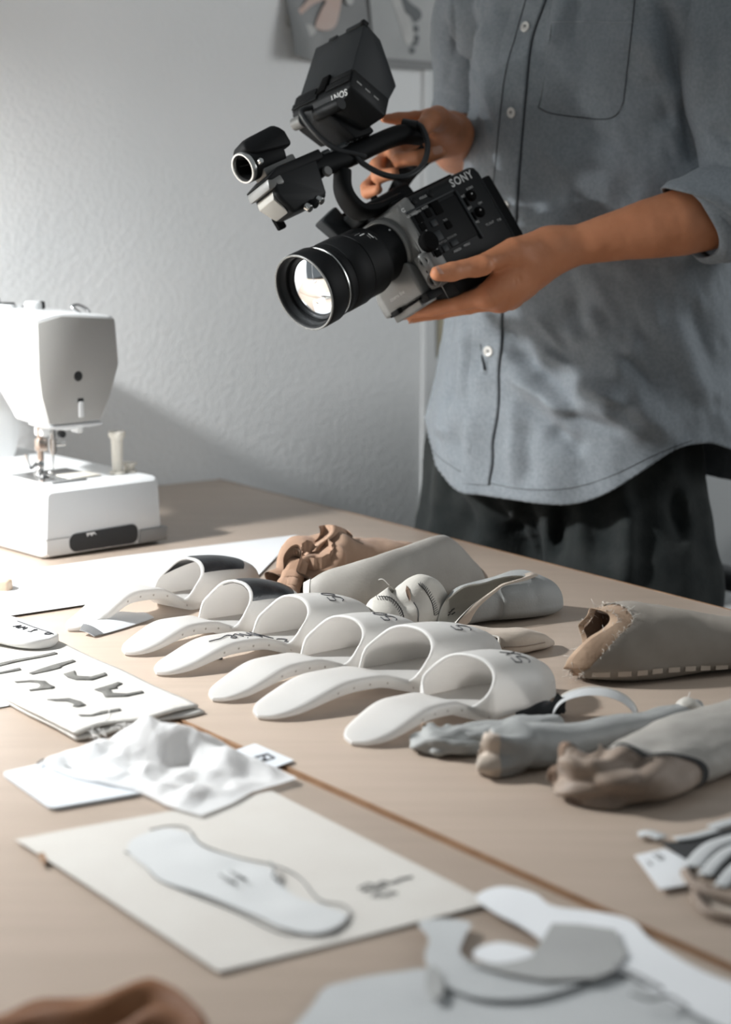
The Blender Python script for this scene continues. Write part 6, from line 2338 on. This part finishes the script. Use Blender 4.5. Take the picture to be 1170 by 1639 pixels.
po9 = Pouch([(764, 1236), (800, 1236), (870, 1220), (950, 1198), (1040, 1172), (1116, 1148)], [.014, .022, .025, .022, .018, .014, .008], [.024, .034, .036, .027, .021, .018, .016], seed=41, wr=(.0018, 30), warp=warp9, k=90, n=100, flat=.3)
cut9 = lambda th: .006 + .075 * ang(th, A(75), .7) + .006 * np.sin(th * 5 + 1)
po9.cut_part('leather_body', M_greyl, t9, lambda th: cut9(th) + .045)
po9.cut_part('pale_mouth', M_tan2, t9, cut9, t1=.16, off=.0005, inner_m=M_tan2, depth=.999, thick=.002, cap=False)
c = po9.R[-5].mean(0) + EZ * .004
V, F = surface_nets(lambda P: smin(sd_ell(P, c, I3, (.011, .009, .007)), sd_cone(P, c, c + np.array((.016, -.004, -.006)), .008, .004), .006) + .0006 * vnoise(P, 200), c - .03, c + .03, .0018)
mesh('padded_end', V, F.tolist(), M_cream_l, t9)
mesh('loose_thread', *tube([c + EZ * .006, c + EZ * .014 + np.array((.002, 0, 0))], .0004, 4), M_thread, t9)

# --- 10 grey sleeve with a dark taupe toe
t10 = thing_at('capped_sleeve', (1030, 1260), 'broad grey leather sleeve with a dark taupe toe, nearest of the heap')


def warp10(t, th, R):
    e = smooth(.5, .25, t)
    return e * (.0040 * np.sin(th * 4 + t * 18 + 2) + .003 * np.sin(th * 6 - t * 26)) + .002 * np.sin(th * 2 + t * 6) - e * crumple(R, 20, 75, .004)


po10 = Pouch([(908, 1262), (950, 1280), (1010, 1274), (1075, 1246), (1140, 1218), (1200, 1196), (1290, 1160)], [.014, .026, .033, .041, .046, .044, .03], [.028, .037, .037, .036, .038, .038, .03], seed=51, wr=(.0024, 30), warp=warp10, k=100, n=110, flat=.3)
tj = lambda th: .34 + .11 * np.cos(th + .3) + .02 * np.sin(th * 3)
po10.cut_part('leather_body', M_stone, t10, lambda th: tj(th) - .04)
R = po10.sample(.03 + (tj(po10.th)[None] - .03) * np.linspace(0, 1, 50)[:, None], .0018)
R[..., 2] = np.maximum(R[..., 2], TABLE_Z + .0006)
mesh('taupe_toe', *rings(R, True, False), M_brown_d, t10)
R = po10.sample(tj(po10.th)[None] + np.linspace(-.004, .016, 4)[:, None], .0032)
R[..., 2] = np.maximum(R[..., 2], TABLE_Z + .0006)
mesh('dark_binding', *rings(R, False, False), M_char, t10)
R = po10.sample(np.linspace(.0, .05, 6)[:, None] + .012 * np.sin(po10.th * 5)[None] * np.linspace(1, 0, 6)[:, None], .0028)
R[..., 2] = np.maximum(R[..., 2], TABLE_Z + .0006)
mesh('ragged_edge', *rings(R, True, False), M_darkin, t10)
mesh('brown_tab', *tube(spline([at(1140, 1150, 1.72), at(1152, 1152, 1.715), at(1164, 1166, 1.71), at(1172, 1184, 1.705)], 12), .0050, 8), M_brown_d, t10)

# --- striped straps with a label tag at the right edge
t12 = empty('strap_bundle', tp(1120, 1400), 'bundle of black and white straps with a brown cord at the right table edge', 'strap bundle')


def ribbon(pts, w, m, name, parent, thick=.0009, n=30):
    P = np.array([tp(x, y, z) for x, y, z in spline(pts, n)])
    T = np.gradient(P, axis=0)
    T[:, 2] = 0
    T /= np.linalg.norm(T, axis=1)[:, None]
    S = np.stack([T[:, 1], -T[:, 0], 0 * T[:, 0]], 1)
    V_ = np.array([P[i] + S[i] * w * b for i in range(n) for b in (-1, -.4, .4, 1)])
    V_[:, 2] = np.maximum(V_[:, 2], TABLE_Z + .0004)
    fF = grid_faces(n, 4)
    m0 = n * 4
    F = fF + [[i + m0 for i in f][::-1] for f in fF]
    bd = [i * 4 for i in range(n)] + [(n - 1) * 4 + j for j in (1, 2, 3)] + [i * 4 + 3 for i in range(n - 2, -1, -1)] + [2, 1]
    F += [[bd[i], bd[(i + 1) % len(bd)], bd[(i + 1) % len(bd)] + m0, bd[i] + m0] for i in range(len(bd))]
    return mesh(name, np.vstack([V_ + EZ * thick, V_]), F, m, parent)


V, F = flat_shape(poly_px([(1060, 1352), (1100, 1346), (1142, 1334), (1180, 1322), (1180, 1420), (1110, 1384)], .004), flat_z(.004), .001)
mesh('black_panel', V, F, M_char, t12, 30)
ribbon([(1108, 1388, .007), (1126, 1366, .007), (1150, 1350, .007), (1200, 1336, .006)], .0062, M_trace, 'white_strap', t12)
ribbon([(1128, 1402, .007), (1148, 1378, .007), (1172, 1360, .007), (1215, 1348, .006)], .0050, M_trace, 'white_strap', t12)
ribbon([(1154, 1420, .007), (1172, 1396, .007), (1195, 1378, .007), (1225, 1366, .006)], .0050, M_trace, 'white_strap', t12)
ribbon([(1022, 1338, .002), (1038, 1334, .004), (1060, 1342, .004)], .0055, M_trace, 'pale_tab', t12)
ribbon([(1082, 1344, .006), (1110, 1340, .006), (1146, 1330, .006)], .0042, M_trace, 'white_strap', t12)
ribbon([(1140, 1326, .005), (1165, 1318, .006), (1200, 1310, .005)], .0058, M_trace, 'pale_tab', t12)
mesh('brown_cord', *tube(np.array([tp(x, y, z) for x, y, z in spline([(1096, 1396, .006), (1110, 1415, .008), (1140, 1430, .008), (1200, 1450, .006)], 24)]), .0036, 8), M_brown_d, t12)
mesh('brown_cord', *tube(np.array([tp(x, y, z) for x, y, z in spline([(1112, 1420, .004), (1118, 1445, .004), (1140, 1462, .004), (1200, 1476, .004)], 24)]), .0034, 8), M_brown_d, t12)
mesh('beige_panel', *flat_shape(poly_px([(1112, 1424), (1150, 1434), (1200, 1448), (1200, 1470), (1145, 1456)], .002), flat_z(.001), .001), M_tan2, t12, 30)
tg = empty('label_tag', tp(1058, 1390), 'white label tag with faint print beside the black and white straps', 'tag')
V, F = flat_shape(poly_px([(1016, 1368), (1064, 1357), (1098, 1374), (1104, 1414), (1056, 1422)], .004), flat_z(.0028), .0008)
mesh('tag_sheet', V, F, M_paper, tg, 30)
g = px_strokes([[(1046, 1368), (1052, 1372), (1058, 1376)], [(1052, 1366), (1058, 1370), (1062, 1374)], [(1036, 1378), (1042, 1384)]], .0042, .0007, 8)
g.build('faint_print', M_ink_grey, tg)
# ------------------------------------------------------------------ things on and before the wall
M_poster = material('grey_photo_print', (.13, .135, .135), .45, color2=(.20, .205, .20), nscale=7)
M_poster2 = material('pale_photo_print', (.31, .32, .315), .45, color2=(.39, .395, .39), nscale=8)
M_petal = material('blush_petal_print', (.52, .36, .30), .5, color2=(.56, .46, .41), nscale=12)
M_petal_w = material('white_petal_print', (.50, .50, .48), .5, color2=(.40, .40, .39), nscale=14)
M_dark_print = material('dark_leaf_print', (.07, .08, .085), .5)
M_note = material('yellowed_note', (.46, .41, .29), .7)


def wall_poly(pts, off, thick, m, name, parent, n=None, bulge=None):
    q = smooth_poly(pts, n) if n else pts
    P = [wpt(x, y, off) for x, y in q]
    V, F = prism([(np.dot(p - P[0], EN), np.dot(p - P[0], EZ)) for p in P], P[0], EN, EZ, EA, thick)
    return mesh(name, V, F, m, parent, False)


pt = empty('poster', wpt(560, 40, .002), 'grey poster of pale blossoms hanging on the wall behind the camcorder', 'poster')
NA, NB = 40, 40
G = []
for i in range(NA):
    for j in range(NB):
        a, b = i / (NA - 1), j / (NB - 1)
        p0 = wpt(444 + 256 * a, -340, .002)
        xb, yb = 458 + 242 * a, 88 + 16 * a + 10 * math.sin(min(1, a * 3) * PI / 2)
        p1 = wpt(xb, yb, .002)
        p = p0 * (1 - b) + p1 * b + EA * (.020 * (1 - min(1, a * 4)) ** 2 * smooth(.7, 1, b) + .003 * smooth(.6, 1, b))
        G.append(p)
fF = grid_faces(NA, NB)
G = np.array(G)
mesh('sheet', np.vstack([G, G - EA * .0006]), fF + [[i + NA * NB for i in f][::-1] for f in fF], M_poster, pt)
wall_poly([(585, -60), (700, -60), (702, 100), (600, 92)], .0062, .0005, M_poster2, 'pale_panel', pt)
wall_poly([(500, -40), (545, -30), (541, 30), (528, 48), (505, 44), (512, 20), (522, 0), (500, 8), (476, 28), (470, 24), (496, -6)], .0066, .0005, M_petal, 'blush_blossom', pt, 40)
for q in ([(478, 48), (492, 38), (506, 46), (500, 57), (486, 56)], [(456, 30), (468, 20), (474, 36), (462, 44)], [(552, -20), (566, -16), (564, 6), (554, 4)]):
    wall_poly(q, .0066, .0005, M_petal_w, 'white_blossom', pt, 24)
wall_poly([(616, -30), (640, -20), (652, 20), (662, 60), (650, 70), (640, 40), (630, 10)], .0068, .0005, M_petal_w, 'white_blossom', pt, 40)
for q in ([(640, -14), (656, 4), (672, 16), (674, 28), (664, 36), (658, 26), (648, 18)], [(664, 40), (670, 44), (668, 52), (662, 48)], [(664, 56), (670, 58), (670, 66), (663, 66)], [(656, 76), (664, 78), (662, 86), (656, 84)], [(660, 68), (668, 68), (668, 72), (660, 73)]):
    wall_poly(q, .0072, .0005, M_dark_print, 'dark_leaf', pt, 20)

nt_ = empty('wall_note', wpt(712, 540, -.048), 'small yellowed paper note on the wall beside the shirt', 'note')
P = [wpt(x, y, -.049) for x, y in ((700, 504), (732, 506), (732, 572), (700, 571))]
g = Geo().add(*prism([(np.dot(p - P[0], EN), np.dot(p - P[0], EZ)) for p in P], P[0], EN, EZ, EA, .003))
g.build('note_sheet', M_note, nt_, False)
P = [wpt(x, y, -.0455) for x, y in ((711, 522), (732, 523), (732, 529), (711, 528))]
g = Geo().add(*prism([(np.dot(p - P[0], EN), np.dot(p - P[0], EZ)) for p in P], P[0], EN, EZ, EA, .0006))
g.build('dark_print', M_dark_print, nt_, False)

# chair half hidden behind the person at the right edge
M_chair = material('light_grey_upholstery', (.40, .41, .41), .8, bump=.2, bscale=300)
M_chair_d = material('dark_grey_plastic', (.035, .038, .04), .5)
cc = at(1235, 900, 3.05)
cc = np.array((cc[0], cc[1], 0.0))
ch = empty('chair', cc, 'light grey padded chair half hidden behind the person at the right', 'chair')
cb = (unit((.6, -.8, 0)), unit((.8, .6, 0)), EZ)
Geo().add(*rbox((.46, .44, .07), .03, (cc + EZ * .46, cb), 4)).build('seat', M_chair, ch)
bk = []
Geo().add(*rbox((.05, .42, .42), .022, (cc - cb[0] * .22 + EZ * .72, cb), 4)).build('backrest', M_chair, ch)
Geo().add(*rbox((.36, .045, .03), .012, (cc - cb[1] * .23 + EZ * .66, cb), 3)).add(*rbox((.03, .03, .2), .008, (cc - cb[1] * .23 + cb[0] * .1 + EZ * .56, cb))).build('armrest', M_chair_d, ch, 40)
Geo().add(*rbox((.36, .045, .03), .012, (cc + cb[1] * .23 + EZ * .66, cb), 3)).add(*rbox((.03, .03, .2), .008, (cc + cb[1] * .23 + cb[0] * .1 + EZ * .56, cb))).build('armrest', M_chair_d, ch, 40)
for sx in (1, -1):
    for sy in (1, -1):
        Geo().add(*tube([cc + cb[0] * sx * .18 + cb[1] * sy * .18 + EZ * .43, cc + cb[0] * sx * .22 + cb[1] * sy * .21 + EZ * .002], [.016, .011], 12)).build('leg', M_chair_d, ch, 40)
# ------------------------------------------------------------------ desk lamp that lights the table from the left
M_lamp = material('grey_lamp_metal', (.30, .30, .30), .4)


def desk_lamp(x, y, z, power):
    """z is the height of the shade's rim and of the bulb in it"""
    o = np.array((x, y, 0.0))
    t = empty('desk_lamp', o + EZ * TABLE_Z, 'grey desk lamp with a conical shade, on the table left of the sewing machine', 'lamp')
    V, F = lathe([(0.0002, .09), (.014, .09), (.02, .08), (.022, .001)], o + EZ * TABLE_Z, EZ, 40)
    mesh('base', V, F, M_lamp, t, 40)
    back = o - unit((1, .2, 0)) * .06
    mesh('stem', *tube(spline([o + EZ * (TABLE_Z + .02), back + EZ * (TABLE_Z + .25), back + EZ * (z + .15), o + EZ * (z + .20), o + EZ * (z + .14)], 40), .007, 12), M_lamp, t)
    V, F = lathe([(.0, .165), (.03, .148), (.10, .085), (.13, .055), (.132, .001)], o + EZ * z, EZ, 48, False, True)
    V2, F2 = lathe([(.0, .163), (.03, .146), (.10, .083), (.127, .053), (.128, .001)], o + EZ * z, EZ, 48, False, True)
    Geo().add(V, F).add(V2, [f[::-1] for f in F2]).build('lamp_shade', M_lamp, t)
    d = bpy.data.lights.new('lamp_bulb', 'POINT')
    d.energy = power
    d.color = (0.97, 0.99, 1.0)
    d.shadow_soft_size = 0.045
    b = bpy.data.objects.new('lamp_bulb', d)
    b.location = (0, 0, z + LAMP_IN - TABLE_Z)
    b.parent = t
    COL.objects.link(b)


LAMP_IN = 0.058
desk_lamp(-1.02, 2.04, 1.482, 116.0)
